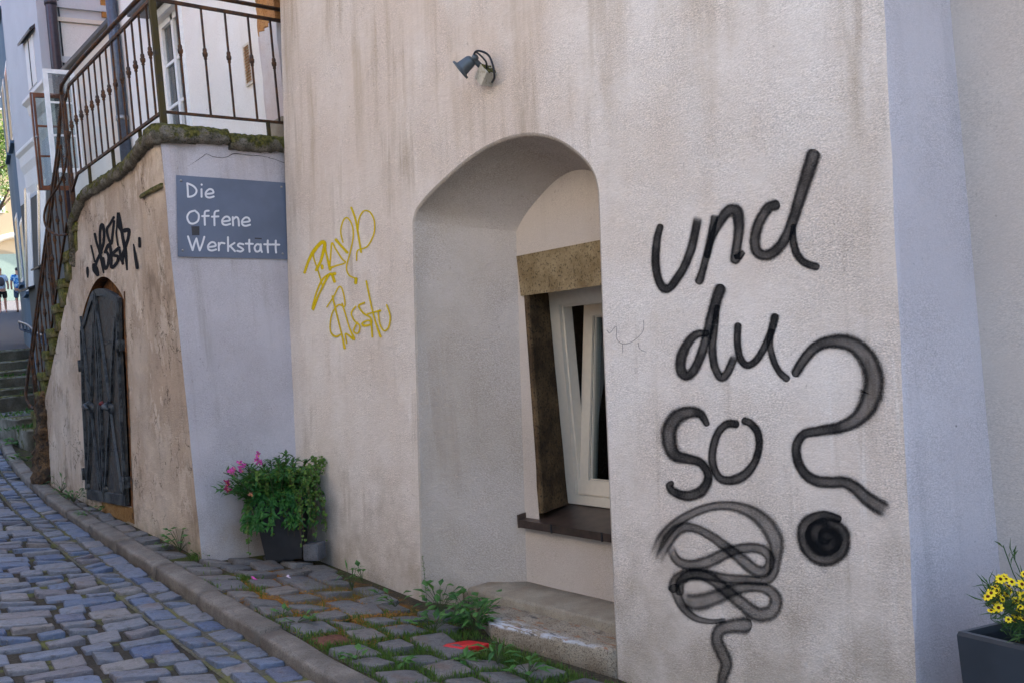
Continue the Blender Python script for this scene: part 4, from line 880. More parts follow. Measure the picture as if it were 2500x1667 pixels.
mb = MB(); mb.quad([onS(*q, .0150) for q in ((622, 581), (639, 582), (639, 585), (622, 584))]); mb.build('sticker', m_sticker, sign)

# ------------------------------------------------------------------ railing
RX = 2.50
P0 = onS(398, 285, -.06); PT = onS(378, 0, -.06); ydir = Vector((math.cos(PHI), math.sin(PHI), 0))
rail = thing('iron_railing', 'brown wrought iron railing round the landing and down the mossy steps', 'railing', (P0.x, P0.y, 1.66))
HB, HT = .125, .93; zl = 1.655
cpost = Vector((P0.x, P0.y, zl))
def baluster(p, z0, z1, knot=.55):
    mb = MB(); mb.tube([(p.x, p.y, z0), (p.x, p.y, z1)], .0068, 4, sq=True); b = mb.build('baluster', m_rail, rail)
    mb = MB(); zc = z0 + (z1 - z0) * knot; mb.lathe((p.x, p.y, zc - .045), (0, 0, 1), [(0, .008), (.008, .014), (.02, .011), (.03, .019), (.05, .021), (.062, .014), (.07, .017), (.085, .014), (.09, .008)], 8); mb.build('knot', m_rail, b)
mb = MB(); mb.tube([cpost - Vector((0, 0, .05)), cpost + Vector((0, 0, HT + .12))], .021, 4, sq=True); mb.build('corner_post', m_post, rail)
e1 = cpost + ydir * 1.12
mb = MB(); mb.tube([cpost + Vector((0, 0, HB)), e1 + Vector((0, 0, HB))], .0095, 4, sq=True); mb.build('lower_bar', m_rail, rail)
mb = MB(); mb.tube([cpost + Vector((0, 0, HT)), e1 + Vector((0, 0, HT))], .0115, 4, sq=True); mb.build('upper_bar', m_rail, rail)
mb = MB(); mb.tube([cpost + Vector((0, 0, HT + .09)), e1 + Vector((0, 0, HT + .09))], .016, 6); mb.build('handrail', m_rail, rail)
for k in range(5): baluster(cpost + ydir * (.185 + .198 * k), zl + HB, zl + HT, .57)
p = cpost + ydir * .87; mb = MB(); mb.tube([p + Vector((0, 0, -.02)), p + Vector((0, 0, HB))], .012, 4, sq=True); mb.build('foot', m_post, rail)
Yp = 10.28; post2 = Vector((RX + .03, Yp, 0))
lpts = lambda h: [(cpost.x, cpost.y, zl + h), (RX, 9.90, zl + h), (post2.x, Yp, zl + h - .10)]
mb = MB(); mb.tube(lpts(HB), .0105, 4, sq=True); mb.build('lower_bar', m_rail, rail)
mb = MB(); mb.tube(lpts(HT), .0115, 4, sq=True); mb.build('upper_bar', m_rail, rail)
for k in range(15):
    Y = cpost.y + (Yp - cpost.y) * (k + .8) / 15.6; dz = 0 if Y < 9.9 else -.10 * (Y - 9.9) / (Yp - 9.9); x = cpost.x + (RX - cpost.x) * (Y - cpost.y) / 2.6
    baluster(Vector((x, Y, 0)), zl + HB + dz, zl + HT + dz, .57)
for Y in (8.0, 8.75, 9.5):
    mb = MB(); mb.tube([(RX, Y, zl - .03), (RX, Y, zl + HB)], .012, 4, sq=True); mb.build('foot', m_post, rail)
mb = MB(); mb.tube([(post2.x, Yp, 1.45), (post2.x, Yp, zl + HT)], .02, 4, sq=True); mb.build('post', m_rail, rail)
# stair flight
def sx(Y): return tX(Y, 0) + .03
slope = (steps[-1][1] - steps[0][1]) / (steps[-1][0] - steps[0][0]); Yb = 12.62
def sz(Y, h): return 1.42 + slope * (Y - 10.35) + h
hand = [(cpost.x, cpost.y, zl + HT + .09), (RX, 9.92, zl + HT + .09), (post2.x, Yp + .06, zl + HT - .05)] + [(sx(Y), Y, sz(Y, .90)) for Y in lin(10.62, Yb, 9)] + [(sx(Yb) - .03, Yb + .16, sz(Yb, .62)), (sx(Yb) - .06, Yb + .20, sz(Yb, .40)), (sx(Yb) - .03, Yb + .06, sz(Yb, .27)), (sx(Yb), Yb - .08, sz(Yb, .30))]
hs = spline([tuple(p) for p in hand], 4); mb = MB(); mb.tube(hs, .019, 6); mb.build('handrail', m_rail, rail)
mb = MB(); mb.tube([(sx(Y), Y, sz(Y, .82)) for Y in lin(10.45, Yb, 6)], .0115, 4, sq=True); mb.build('upper_bar', m_rail, rail)
mb = MB(); mb.tube([(sx(Y), Y, sz(Y, .13)) for Y in lin(10.5, Yb, 6)], .0105, 4, sq=True); mb.build('lower_bar', m_rail, rail)
for k in range(12):
    Y = 10.46 + (Yb - 10.46) * k / 11.5; baluster(Vector((sx(Y), Y, 0)), sz(Y, .13), sz(Y, .82), .55)
for Y in (11.3, Yb):
    mb = MB(); mb.tube([(sx(Y), Y, sz(Y, -.12)), (sx(Y), Y, sz(Y, .88))], .017, 4, sq=True); mb.build('post', m_rail, rail)
mb = MB(); cs = spline([(RX + .02, 10.1, zl + .55), (RX - .0, 10.42, zl + .20), (RX - .09, 10.78, zl - .02), (RX - .12, 10.80, zl - .20), (RX - .08, 10.62, zl - .33), (RX - .02, 10.42, zl - .36)], 6); mb.tube(cs, .012, 6); mb.build('scroll', m_rail, rail)

# ------------------------------------------------------------------ wall lamp
lw = onM(1200, 188); lamp = thing('wall_spotlight', 'grey bell-shaped spotlight on a square box above the niche', 'lamp', lw)
nrm = Vector((-1, 0, .07)).normalized(); uu = Vector((0, 1, 0)); vv = nrm.cross(uu)
d1 = (uu + vv).normalized(); d2 = (uu - vv).normalized()
mb = MB(); mb.obox(lw + nrm * .032, d1 * .040, d2 * .040, nrm * .032); mb.obox(lw + nrm * .068, d1 * .0425, d2 * .0425, nrm * .005); mb.build('junction_box', m_box, lamp)
mb = MB(); 
for k in range(60):
    t = random.uniform(-.045, .05); sdir = random.choice((1, 1, 0)); p = lw + nrm * random.uniform(.01, .08) + (d2 * -.05 * -1 if False else Vector()) 
    q = lw + nrm * random.uniform(.005, .085) - d2 * -.0 + (-d2) * -.0
    e = lw + nrm * random.uniform(.005, .062) + (Vector((0, -1, 0)) * .029 + Vector((0, 0, 1)) * .029) + (Vector((0, 1, 0)) + Vector((0, 0, 1))).normalized() * random.uniform(-.036, .036)
    r_ = random.uniform(.004, .009); mb.lathe(e - nrm * r_, nrm, [(0, .001), (r_ * .6, r_), (r_ * 1.4, r_), (r_ * 2, .001)], 6)
mb.build('moss', m_moss, lamp)
lc = lw + nrm * .10 + Vector((0, .035, .085)); ax = Vector((-.50, .55, -.48)).normalized()
mb = MB(); mb.lathe(lc, ax, [(-.010, .0), (-.010, .020), (-.004, .028), (.008, .034), (.035, .037), (.066, .041), (.070, .044), (.073, .058), (.084, .061), (.084, .055), (.07, .038), (.035, .033)], 26); mb.build('shade', m_lampgrey, lamp)
mb = MB(); mb.tube([lw + nrm * .03 + Vector((0, .01, .03)), lw + nrm * .08 + Vector((0, .02, .075)), lc - ax * .01], [.016, .016, .02], 10); mb.lathe(lc - ax * .012 + Vector((0, -.012, .0)), Vector((0, -1, .1)), [(0, .019), (.015, .019), (.02, .0)], 14); mb.build('bracket', m_lampgrey, lamp)
mb = MB(); mb.tube(spline([tuple(lc - ax * .01 + Vector((0, 0, .01))), tuple(lc + Vector((0, -.06, .035))), tuple(lw + nrm * .06 + Vector((0, -.06, .10))), tuple(lw + nrm * .06 + Vector((0, -.10, .04))), tuple(lw + nrm * .05 + Vector((0, -.095, -.03))), tuple(lw + nrm * .03 + Vector((0, -.04, -.045)))], 6), .006, 8)
mb.tube(spline([tuple(lc - ax * .01), tuple(lc + Vector((0, -.05, .03))), tuple(lw + nrm * .07 + Vector((0, -.055, .06))), tuple(lw + nrm * .05 + Vector((0, -.03, .03)))], 6), .0055, 8); mb.build('cable', m_cable, lamp)

# ------------------------------------------------------------------ plants
def leafquad(mb, p, d, up, L, W, rnd, bend=.25, mi=0):
    d = d.normalized(); s_ = d.cross(up); s_ = s_.normalized() if s_.length > 1e-3 else Vector((1, 0, 0)); u = s_.cross(d)
    m = p + d * L * .45 + u * L * bend * .35; t = p + d * L - u * L * bend * .3
    mb.add([p, m + s_ * W / 2 - u * W * .12, m + u * W * .06, m - s_ * W / 2 - u * W * .12, t], [(0, 2, 1), (0, 3, 2), (1, 2, 4), (2, 3, 4)], mi, False, rnd)
def rv(s=1): return Vector((random.uniform(-1, 1), random.uniform(-1, 1), random.uniform(-1, 1))) * s
def roundleaf(mb, p, nrm_, r, rnd, mi=0):
    a = nrm_.cross(Vector((0, 0, 1))); a = a.normalized() if a.length > 1e-3 else Vector((1, 0, 0)); b = nrm_.cross(a).normalized()
    mb.add([p + (a * math.cos(k * 1.0472) + b * math.sin(k * 1.0472)) * r for k in range(6)], [(0, 1, 2, 3, 4, 5)], mi, False, rnd)
# potted plant in the corner
gz_ = -1.452; B1, B2, B3 = onZ(651, 1371, gz_), onZ(737, 1362, gz_), onZ(614, 1355, gz_)
c = (B2 + B3) / 2; c.z = gz_; ex = (B2 - B1).normalized(); ey = Vector((-ex.y, ex.x, 0)); hw = (B2 - B1).length / 2; c = B1 + ex * hw + ey * hw
pot = thing('potted_plant', 'tapered anthracite pot of trailing green plants with pink snapdragons in the corner', 'potted plant', c)
def potring(w, z): return [c + ex * (sx_ * w) + ey * (sy_ * w) + Vector((0, 0, z)) for sx_, sy_ in ((-1, -1), (1, -1), (1, 1), (-1, 1))]
mb = MB(); lv = [(hw, 0), (hw * 1.02, .01), (hw * 1.36, .38), (hw * 1.43, .382), (hw * 1.46, .44), (hw * 1.38, .44), (hw * 1.33, .35)]
vs = [v for w, z in lv for v in potring(w, z)]; mb.add(vs, [(i * 4 + j, i * 4 + (j + 1) % 4, (i + 1) * 4 + (j + 1) % 4, (i + 1) * 4 + j) for i in range(len(lv) - 1) for j in range(4)] + [(3, 2, 1, 0)]); mb.build('pot', m_pot, pot)
mb = MB(); mb.quad(potring(hw * 1.34, .39)); mb.build('soil', m_soil, pot)
f1 = MB(); stm = MB(); ctop = c + Vector((0, 0, .42))
for k in range(95):                                          # upright leafy stems
    a = random.uniform(0, 6.28); r0 = random.uniform(0, .16); lean = random.uniform(.05, .30); hgt = random.uniform(.12, .36)
    bx = ctop + Vector((math.cos(a) * r0, math.sin(a) * r0, -.05)); bx -= Vector((.05, 0, 0)); tip = bx + Vector((math.cos(a) * lean, math.sin(a) * lean, hgt * (1.1 - lean)))
    tip = tip + Vector((-.03, .0, 0)); pts = [bx.lerp(tip, t) + Vector((0, 0, .05 * math.sin(t * 3.14))) for t in lin(0, 1, 6)]; stm.tube(pts, .003, 4, False)
    for j in range(22):
        t = random.uniform(.1, 1); p = bx.lerp(tip, t) + Vector((0, 0, .05 * math.sin(t * 3.14))); d = rv(); d.z = d.z * .5 + .15
        leafquad(f1, p, d, Vector((0, 0, 1)), random.uniform(.045, .085), random.uniform(.016, .028), random.random())
for k in range(60):                                          # drooping leaves over the near rim
    a = random.uniform(3.3, 6.1); bx = ctop + (ex * math.cos(a) + ey * math.sin(a)) * random.uniform(.10, .20); 
    for j in range(12):
        t = random.random(); p = bx + (ex * math.cos(a) + ey * math.sin(a)) * .12 * t + Vector((0, 0, .08 - .25 * t * t)); d = rv(.7) + Vector((0, 0, -.6)) - ey * .4; leafquad(f1, p, d, -ey + Vector((0, 0, .3)), random.uniform(.045, .08), random.uniform(.015, .026), random.random())
f1.build('foliage', m_leaf, pot, fix=False); stm.build('stem', m_stem, pot)
f2 = MB(); tr = MB()
for k in range(60):                                          # trailing round-leaved runners
    a = random.choice((random.uniform(-1.4, .9), random.uniform(-2.6, .4))); out = ex * math.cos(a) + ey * math.sin(a); bx = ctop + out * random.uniform(.06, .2) + ex * .05 + Vector((0, 0, random.uniform(-.02, .08)))
    L_ = random.uniform(.15, .42); up0 = random.uniform(.02, .2); pts = []
    w_ = rv(.03)
    for t in lin(0, 1, 9): pts.append(bx + out * (L_ * .75 * math.sin(min(t, .75) * 2)) * (.55 if up0 < .12 else .7) + Vector((0, 0, up0 * math.sin(t * 2.4) * 1.2 - L_ * t * t * (1.0 if up0 < .12 else .25))) + w_ * t + rv(.007))
    tr.tube(pts, .0014, 3, False)
    for j in range(30):
        t = random.random() * 7.99; p = pts[int(t)].lerp(pts[int(t) + 1], t % 1) + rv(.014); nn = (rv(.6) - ey * .6 + Vector((0, 0, .5))).normalized(); roundleaf(f2, p, nn, random.uniform(.006, .0125), random.random())
f2.build('runner_leaves', m_leaf2, pot, fix=False); tr.build('runner', m_dstem, pot)
for q, mt, kk in (((632, 1118), m_pink, 9), ((590, 1138), m_pink, 7), ((566, 1155), m_pink, 7), ((556, 1186), m_magenta, 6), ((612, 1207), m_peach, 2)):
    ctr_ = onY(q[0], q[1], c.y - .02 - (.12 if q[1] > 1180 else 0)); mb = MB()
    for j in range(kk):
        p = ctr_ + Vector((random.uniform(-.018, .018), random.uniform(-.018, .018), random.uniform(-.03, .04))) * (1 if kk > 2 else .2)
        for i in range(5): leafquad(mb, p, rv() + Vector((0, -.3, .1)), rv(), .025, .021, .1, .3)
        leafquad(mb, p + Vector((-.004, -.012, 0)), rv(.5) + Vector((0, -1, 0)), rv(), .014, .012, .1, .3, 1)
    mb.build('flower_cluster', [mt, m_orangep], pot, fix=False)
# granite sett beside the pot
g0 = onZ(740, 1368, -1.463); gx = (onZ(782, 1368, -1.463) - g0); gl = gx.length * .86; gx.normalize(); gx = (gx + Vector((.25, .25, 0)) * .0).normalized(); gyv = Vector((-gx.y, gx.x, 0))
mb = MB(); n_ = 6; lv = [(.95, 0), (1, .012), (1, gl * .88), (.9, gl * .93)]; cc = g0 + gx * gl / 2 + gyv * gl / 2
vs = [cc + (gx * a + gyv * b) * (gl / 2 * s_) + Vector((0, 0, z)) for s_, z in lv for a, b in ((-1, -.85), (-.85, -1), (.85, -1), (1, -.85), (1, .85), (.85, 1), (-.85, 1), (-1, .85))]
mb.add(vs, [(i * 8 + j, i * 8 + (j + 1) % 8, (i + 1) * 8 + (j + 1) % 8, (i + 1) * 8 + j) for i in range(3) for j in range(8)] + [tuple(range(24, 32)), tuple(range(7, -1, -1))]); roughen(mb, .006, 30, 3)
tag(mb.build('granite_block', m_block, None), 'small grey speckled granite block beside the flower pot', 'stone block')
# square planter on the right
pc = onZ(2335, 1540, -1.1); px_ = Vector((1, -.28, 0)).normalized(); py_ = Vector((-.10, -1, 0)).normalized(); PWX, PWY, PH = .50, .62, .62
planter = thing('flower_planter', 'glossy dark square planter with yellow flowers at the right edge', 'planter', pc + px_ * .25 + py_ * .3 - Vector((0, 0, PH)))
def pr(a, b, z, ins=0): return pc + px_ * (a * (PWX - 2 * ins) + ins) + py_ * (b * (PWY - 2 * ins) + ins) + Vector((0, 0, z))
mb = MB(); vs = []
for ins, z in ((.012, -PH), (.0, -.012), (.004, 0), (.02, 0), (.026, -.02), (.03, -.16)): vs += [pr(a, b, z, ins) for a, b in ((0, 0), (1, 0), (1, 1), (0, 1))]
mb.add(vs, [(i * 4 + j, i * 4 + (j + 1) % 4, (i + 1) * 4 + (j + 1) % 4, (i + 1) * 4 + j) for i in range(5) for j in range(4)] + [(3, 2, 1, 0)]); mb.build('box', m_planter, planter)
mb = MB(); mb.quad([pr(a, b, -.07, .028) for a, b in ((0, 0), (1, 0), (1, 1), (0, 1))]); mb.build('soil', m_soil, planter)
fo = MB(); heads = []
for k in range(95):
    a, b = random.uniform(.30, .85), random.uniform(.22, .85); bx = pr(a, b, -.06); tip = pr(.5 + (a - .5) * 1.5 + random.uniform(-.1, .1), .5 + (b - .5) * 1.5 + random.uniform(-.1, .1), random.uniform(.07, .29))
    pts = [bx.lerp(tip, t) + rv(.008) for t in lin(0, 1, 5)]; fo.tube(pts, .0018, 3, False, mi=0)
    for j in range(16):
        t = random.random() * 3.99; p = pts[int(t)].lerp(pts[int(t) + 1], t % 1); d = rv(); d.z = abs(d.z) + .1; leafquad(fo, p, d, rv(), random.uniform(.03, .07), .0065, random.random())
    heads.append(tip)
fo.build('foliage', m_needle, planter, fix=False); lf2 = MB()
for k, q in enumerate([(2430, 1432, 0), (2455, 1412, 1), (2470, 1419, 0), (2462, 1430, 1), (2420, 1446, 0), (2438, 1448, 1), (2412, 1455, 0), (2430, 1446, 2), (2465, 1442, 1), (2448, 1462, 0), (2480, 1466, 1), (2438, 1482, 0), (2420, 1489, 0), (2462, 1511, 0), (2476, 1516, 0), (2484, 1499, 1), (2495, 1425, 1), (2498, 1454, 1), (2492, 1490, 2), (2452, 1408, 2), (2500, 1400, 2), (2515, 1440, 1), (2530, 1470, 1), (2524, 1420, 2), (2545, 1500, 0), (2458, 1448, 2), (2486, 1500, 2)] + [(random.uniform(2415, 2570), random.uniform(1405, 1515), random.choice((0, 1, 2))) for _ in range(16)]):
    p = hit(q[0], q[1], pr(.25 + .22 * q[2], .45, 0), CF); mb = MB(); ax_ = (Vector((-.45, -.55, .75)) + rv(.65)).normalized(); a_ = ax_.cross(Vector((0, 0, 1))).normalized(); b_ = ax_.cross(a_)
    r_ = random.uniform(.0105, .0175)
    for j in range(8):
        an = j * .785 + k; d = a_ * math.cos(an) + b_ * math.sin(an); s_ = ax_.cross(d); mb.add([p + d * .002, p + d * r_ * .6 + s_ * r_ * .3, p + d * r_ + s_ * r_ * .16 - ax_ * .001, p + d * r_ - s_ * r_ * .16 - ax_ * .001, p + d * r_ * .6 - s_ * r_ * .3], [(0, 1, 2, 3, 4)])
    mb.lathe(p - ax_ * .001, ax_, [(0, r_ * .36), (.003, r_ * .32), (.005, 0)], 8, mi=1); 
    rt = pr(random.uniform(.3, .6), random.uniform(.3, .6), -.07); pts_ = [tuple(p), tuple(p - ax_ * .03 - Vector((0, 0, .02)) + rv(.012)), tuple(p.lerp(rt, .55) + rv(.02)), tuple(rt)]; sp_ = [Vector(v) for v in spline(pts_, 4)]; mb.tube(sp_, .0012, 3, mi=2)
    for j in range(26): q_ = sp_[random.randrange(2, len(sp_))]; leafquad(lf2, q_, rv() + Vector((0, 0, .5)), rv(), random.uniform(.03, .065), .0055, random.random())
    mb.build('flower', [m_ypet, m_ycen, m_stem], planter, fix=False)
lf2.build('foliage', m_needle, planter, fix=False)
# weeds
def gpt(x, y):
    p = onZ(x, y, -1.5)
    for _ in range(12): p = onZ(x, y, zpv(p.x, p.y) if p.x > kx(max(1, min(p.y, 16.8))) else zst(p.x, p.y))
    return p
def weed(x, y, label, n=10, L=.06, W=.035, h=.10, spread=.08, style='leafy', group='weeds growing in the pavement joints', mat=None):
    p = gpt(x, y); t = thing('weed', label, 'weed', p, group); lf = MB(); st = MB()
    for k in range(n):
        a = random.uniform(0, 6.28); hh = h * random.uniform(.3, 1); d = Vector((math.cos(a), math.sin(a), 0)); tip = p + d * spread * random.uniform(.3, 1) + Vector((0, 0, hh))
        if style == 'rosette': tip = p + d * .01 + Vector((0, 0, .012))
        st.tube([p, p.lerp(tip, .5) + Vector((0, 0, hh * .15)), tip], .0018, 3, False)
        m_ = 1 if style != 'tall' else 5
        for j in range(m_):
            q = p.lerp(tip, 1 - j * .17); dd = d + rv(.5) + Vector((0, 0, .25 if style != 'rosette' else .12)); leafquad(lf, q, dd, Vector((0, 0, 1)), L * random.uniform(.7, 1.2), W * random.uniform(.8, 1.2), random.random(), .35)
    lf.build('leaves', mat or m_weed, t, fix=False); st.build('stem', m_stem, t); return t
weed(1075, 1500, 'broad-leaved weed clump at the left foot of the niche', 22, .075, .042, .17, .13)
weed(1105, 1520, 'leafy green weed below the tall thin seed stalk', 16, .07, .04, .13, .10)
weed(1190, 1510, 'large broad-leaved weed against the left end of the stone slab', 24, .075, .045, .14, .13)
weed(1160, 1540, 'upright weed with drooping leaves before the stone slab', 16, .08, .03, .16, .10, 'tall')
weed(1135, 1490, 'bushy weed with pale leaf tips between the stalk and the slab', 14, .07, .045, .10, .14)
weed(1060, 1540, 'low broad-leaved weed on the pavement before the niche', 20, .08, .04, .09, .12)
weed(965, 1480, 'light green weed with spread leaves on the pavement', 9, .07, .04, .08, .10)
weed(885, 1420, 'small two-leaved weed at the foot of the house wall', 5, .06, .035, .10, .04)
weed(860, 1440, 'grassy weed tuft near the house wall', 12, .09, .012, .14, .05)
weed(985, 1620, 'flat dark green rosette weed between cobbles', 12, .065, .028, .02, .02, 'rosette')
weed(1135, 1615, 'dandelion rosette in front of the red cobble', 14, .10, .026, .05, .04, 'rosette')
weed(1215, 1620, 'bright narrow-leaved weed right of the red cobble', 12, .11, .026, .09, .05)
weed(1290, 1650, 'leafy weed at the lower edge near the slab', 14, .09, .035, .07, .09)
weed(870, 1610, 'small bright weed beside the kerb stone', 9, .05, .03, .04, .05)
weed(725, 1520, 'green weed hugging the kerb joint', 12, .05, .03, .04, .08)
weed(690, 1500, 'bright little weed behind the kerb', 7, .045, .03, .03, .05)
weed(440, 1345, 'round-leaved creeping weed under the tan corner', 20, .055, .05, .17, .12)
weed(405, 1340, 'sprig of pale green weed at the tan wall foot', 7, .05, .03, .06, .06)
weed(490, 1360, 'fine green weed at the corner of the end wall', 22, .03, .014, .05, .09)
weed(180, 1225, 'feathery weed between kerb and cellar door', 26, .10, .022, .10, .12)
weed(150, 1200, 'weed with bare brown stalks by the tan wall', 18, .09, .02, .14, .12)
weed(245, 1245, 'bright leaf tuft under the cellar door', 8, .07, .035, .06, .06)
weed(215, 1258, 'low weed along the kerb below the cellar door', 12, .06, .02, .04, .10)
weed(45, 1085, 'broad dark leaves at the foot of the alley steps', 22, .13, .10, .10, .22)
weed(65, 1125, 'leafy weeds beside the bare masonry', 24, .11, .05, .10, .22)
p = gpt(1042, 1468); t = thing('seed_stalk', 'tall thin seed stalk standing before the niche corner', 'weed', p); mb = MB(); st = MB(); tip = p + Vector((0, 0, .28)); st.tube([p, p.lerp(tip, .5) + rv(.006), tip], .0016, 4, False)
for k in range(46): q = p.lerp(tip, random.uniform(.25, 1)); leafquad(mb, q, rv() + Vector((0, 0, .5)), rv(), .016, .005, random.random())
mb.build('seed_head', m_grass, t, fix=False); st.build('stem', m_stem, t)
# grass, dry grass and orange litter in the joints
def clear(x, y_):
    for s_ in pst:
        dx, dy = x - s_[0], y_ - s_[1]
        if abs(dx) < s_[2] * .44 and abs(dy) < s_[3] * .44: return False
    return True
gr = MB(); cnt = 0; cen = [(gpt(*q), r_, n_) for q, r_, n_ in (((905, 1530), .22, 420), ((1000, 1540), .26, 520), ((1090, 1560), .26, 520), ((930, 1600), .24, 480), ((1050, 1640), .26, 480), ((1180, 1600), .26, 480), ((1300, 1620), .24, 420), ((1400, 1660), .22, 320), ((840, 1570), .16, 260), ((800, 1520), .15, 120), ((545, 1425), .10, 150), ((600, 1410), .07, 110), ((700, 1515), .14, 160), ((640, 1440), .10, 90), ((490, 1385), .08, 60), ((780, 1560), .14, 220), ((1330, 1570), .12, 200), ((1220, 1555), .12, 200), ((1250, 1640), .2, 260), ((920, 1655), .2, 300), ((480, 1360), .06, 60))]
for c_, r_, n_ in cen:
    for k in range(int(n_ * 3)):
        x, y_ = random.gauss(c_.x, r_ * .55), random.gauss(c_.y, r_ * .8)
        if x < kx(max(1, y_)) + .14 or x > 3.18 or not clear(x, y_): continue
        if (x > 3.02 and 3.7 < y_ < 4.9) or (abs(x - RED.x) < .19 and abs(y_ - RED.y) < .13): continue
        b = Vector((x, y_, zpv(x, y_) - .015)); h = random.uniform(.018, .052); d = rv(.5) + Vector((0, 0, 1)); w = Vector((random.uniform(-1, 1), random.uniform(-1, 1), 0)).normalized() * random.uniform(.0012, .0024)
        tp = b + d.normalized() * h; gr.add([b - w, b + w, b.lerp(tp, .6) + w * .6 + rv(.003), tp + rv(.006)], [(0, 1, 2), (0, 2, 3)], 0, False, random.random())
tag(gr.build('grass', m_grass, None, fix=False), 'short green grass growing in the pavement joints', 'grass', kind='stuff')
dg = MB()
for q, r_, n_ in (((790, 1440), .16, 260), ((840, 1450), .14, 260), ((760, 1470), .12, 140), ((900, 1450), .1, 90)):
    c_ = gpt(*q)
    for k in range(n_):
        x, y_ = random.gauss(c_.x, r_ * .5), random.gauss(c_.y, r_ * .8)
        if x > 3.18: continue
        b = Vector((x, y_, zpv(x, y_) - .01)); tp = b + (rv(.9) + Vector((0, 0, .9))).normalized() * random.uniform(.03, .08); w = rv(.0018); dg.add([b - w, b + w, tp], [(0, 1, 2)], 0, False, random.random())
tag(dg.build('dry_grass', m_drygrass, None, fix=False), 'dry yellowish grass tufts near the house wall', 'grass', kind='stuff')
lt_ = MB()
for q, r_, n_ in (((900, 1500), .22, 1300), ((780, 1440), .2, 500), ((730, 1480), .22, 700), ((660, 1455), .16, 400), ((840, 1540), .18, 700), ((620, 1425), .12, 200), ((930, 1520), .16, 700)):
    c_ = gpt(*q)
    for k in range(int(n_ * 2.2)):
        x, y_ = random.gauss(c_.x, r_ * .6), random.gauss(c_.y, r_)
        if x > 3.17 or x < kx(y_) + .14 or (not clear(x, y_) and random.random() < .965): continue
        b = Vector((x, y_, zpv(x, y_) - .006 + (.012 if not clear(x, y_) else random.uniform(0, .008)))); d = rv(); d.z *= .25; d = d.normalized() * random.uniform(.003, .009); w = d.cross(Vector((0, 0, 1))).normalized() * .0018; lt_.add([b - d - w, b - d + w, b + d + w + Vector((0, 0, .002)), b + d - w], [(0, 1, 2, 3)], 0, False, random.random())
tag(lt_.build('fallen_litter', m_litter, None, fix=False), 'orange brown fallen plant litter between the cobbles', 'litter', kind='stuff')
for q, lab, mt in (((620, 1418), 'fallen lilac petal beside a grass tuft', m_pink), ((703, 1413), 'fallen pale petal in the middle of the cobbles', simple('pale_petal', (.62, .5, .62), .5))):
    p = gpt(*q) + Vector((0, 0, .014)); mb = MB()
    for k in range(4): leafquad(mb, p, rv() + Vector((0, 0, .3)), Vector((0, 0, 1)), .026, .02, .1)
    tag(mb.build('fallen_petal', mt, None, fix=False), lab, 'petal', 'fallen petals')

# ------------------------------------------------------------------ cream house behind the landing
XF = 3.62
cream = thing('cream_house', 'cream rendered house behind the railing with sandstone door surround', 'house', (5, 10, -1))
def wallbox(name, mat, parent, a, b): return MB().box(a, b).build(name, mat, parent)
wn = [onX(*q, XF) for q in ((446, 25), (446, 300))]; wyR = 10.02; wyL = 10.78; wzt, wzb = 3.50, 2.22
mb = MB(); mb.box((XF, 7.60, 1.3), (13, wyR, 9.0)); mb.box((XF, wyL, 1.3), (13, 12.05, 9.0)); mb.box((XF, wyR, wzt), (13, wyL, 9.0)); mb.box((XF, wyR, 1.3), (13, wyL, wzb)); mb.build('wall', m_cream, cream)
mb = MB(); mb.box((XF - .03, wyR - .08, wzb - .02), (XF + .0, wyR, wzt + .08)); mb.box((XF - .03, wyR, wzt), (XF, wyL + .02, wzt + .08)); mb.build('window_surround', m_whitewood, cream)
mb = MB(); frame(mb, XF + .05, XF + .11, wyR, wyL, wzb, wzt, .06); mb.box((XF + .05, (wyR + wyL) / 2 - .03, wzb), (XF + .11, (wyR + wyL) / 2 + .03, wzt))
for z in (2.62, 3.05): mb.box((XF + .06, wyR, z - .015), (XF + .10, wyL, z + .015))
w_ = mb.build('window', m_whitewood, cream); mb = MB(); mb.box((XF + .08, wyR + .03, wzb + .03), (XF + .085, wyL - .03, wzt - .03)); mb.build('pane', m_dglass, w_)
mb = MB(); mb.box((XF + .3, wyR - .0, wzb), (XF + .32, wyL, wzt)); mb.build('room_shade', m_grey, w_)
mb = MB(); mb.hexa([(XF - .22, wyR - .12, wzt + .10), (XF, wyR - .12, wzt + .10), (XF, wyL + .15, wzt + .10), (XF - .22, wyL + .15, wzt + .10), (XF - .22, wyR - .12, wzt + .15), (XF, wyR - .12, wzt + .21), (XF, wyL + .15, wzt + .21), (XF - .22, wyL + .15, wzt + .15)]); mb.build('window_hood', m_slate, cream)
vY = 8.45; va, vb = onX(605, 108, XF), onX(608, 212, XF)
mb = MB(); frame(mb, XF - .02, XF, vY - .09, vY + .07, vb.z, va.z, .02)
v_ = mb.build('air_vent', m_pvc, cream)
for k in range(12):
    z = vb.z + .03 + (va.z - vb.z - .06) * k / 11.5; mb = MB(); mb.hexa([(XF - .018, vY - .07, z), (XF - .002, vY - .07, z + .012), (XF - .002, vY + .05, z + .012), (XF - .018, vY + .05, z), (XF - .018, vY - .07, z + .006), (XF - .002, vY - .07, z + .018), (XF - .002, vY + .05, z + .018), (XF - .018, vY + .05, z + .006)]); mb.build('slat', m_orangewood, v_)
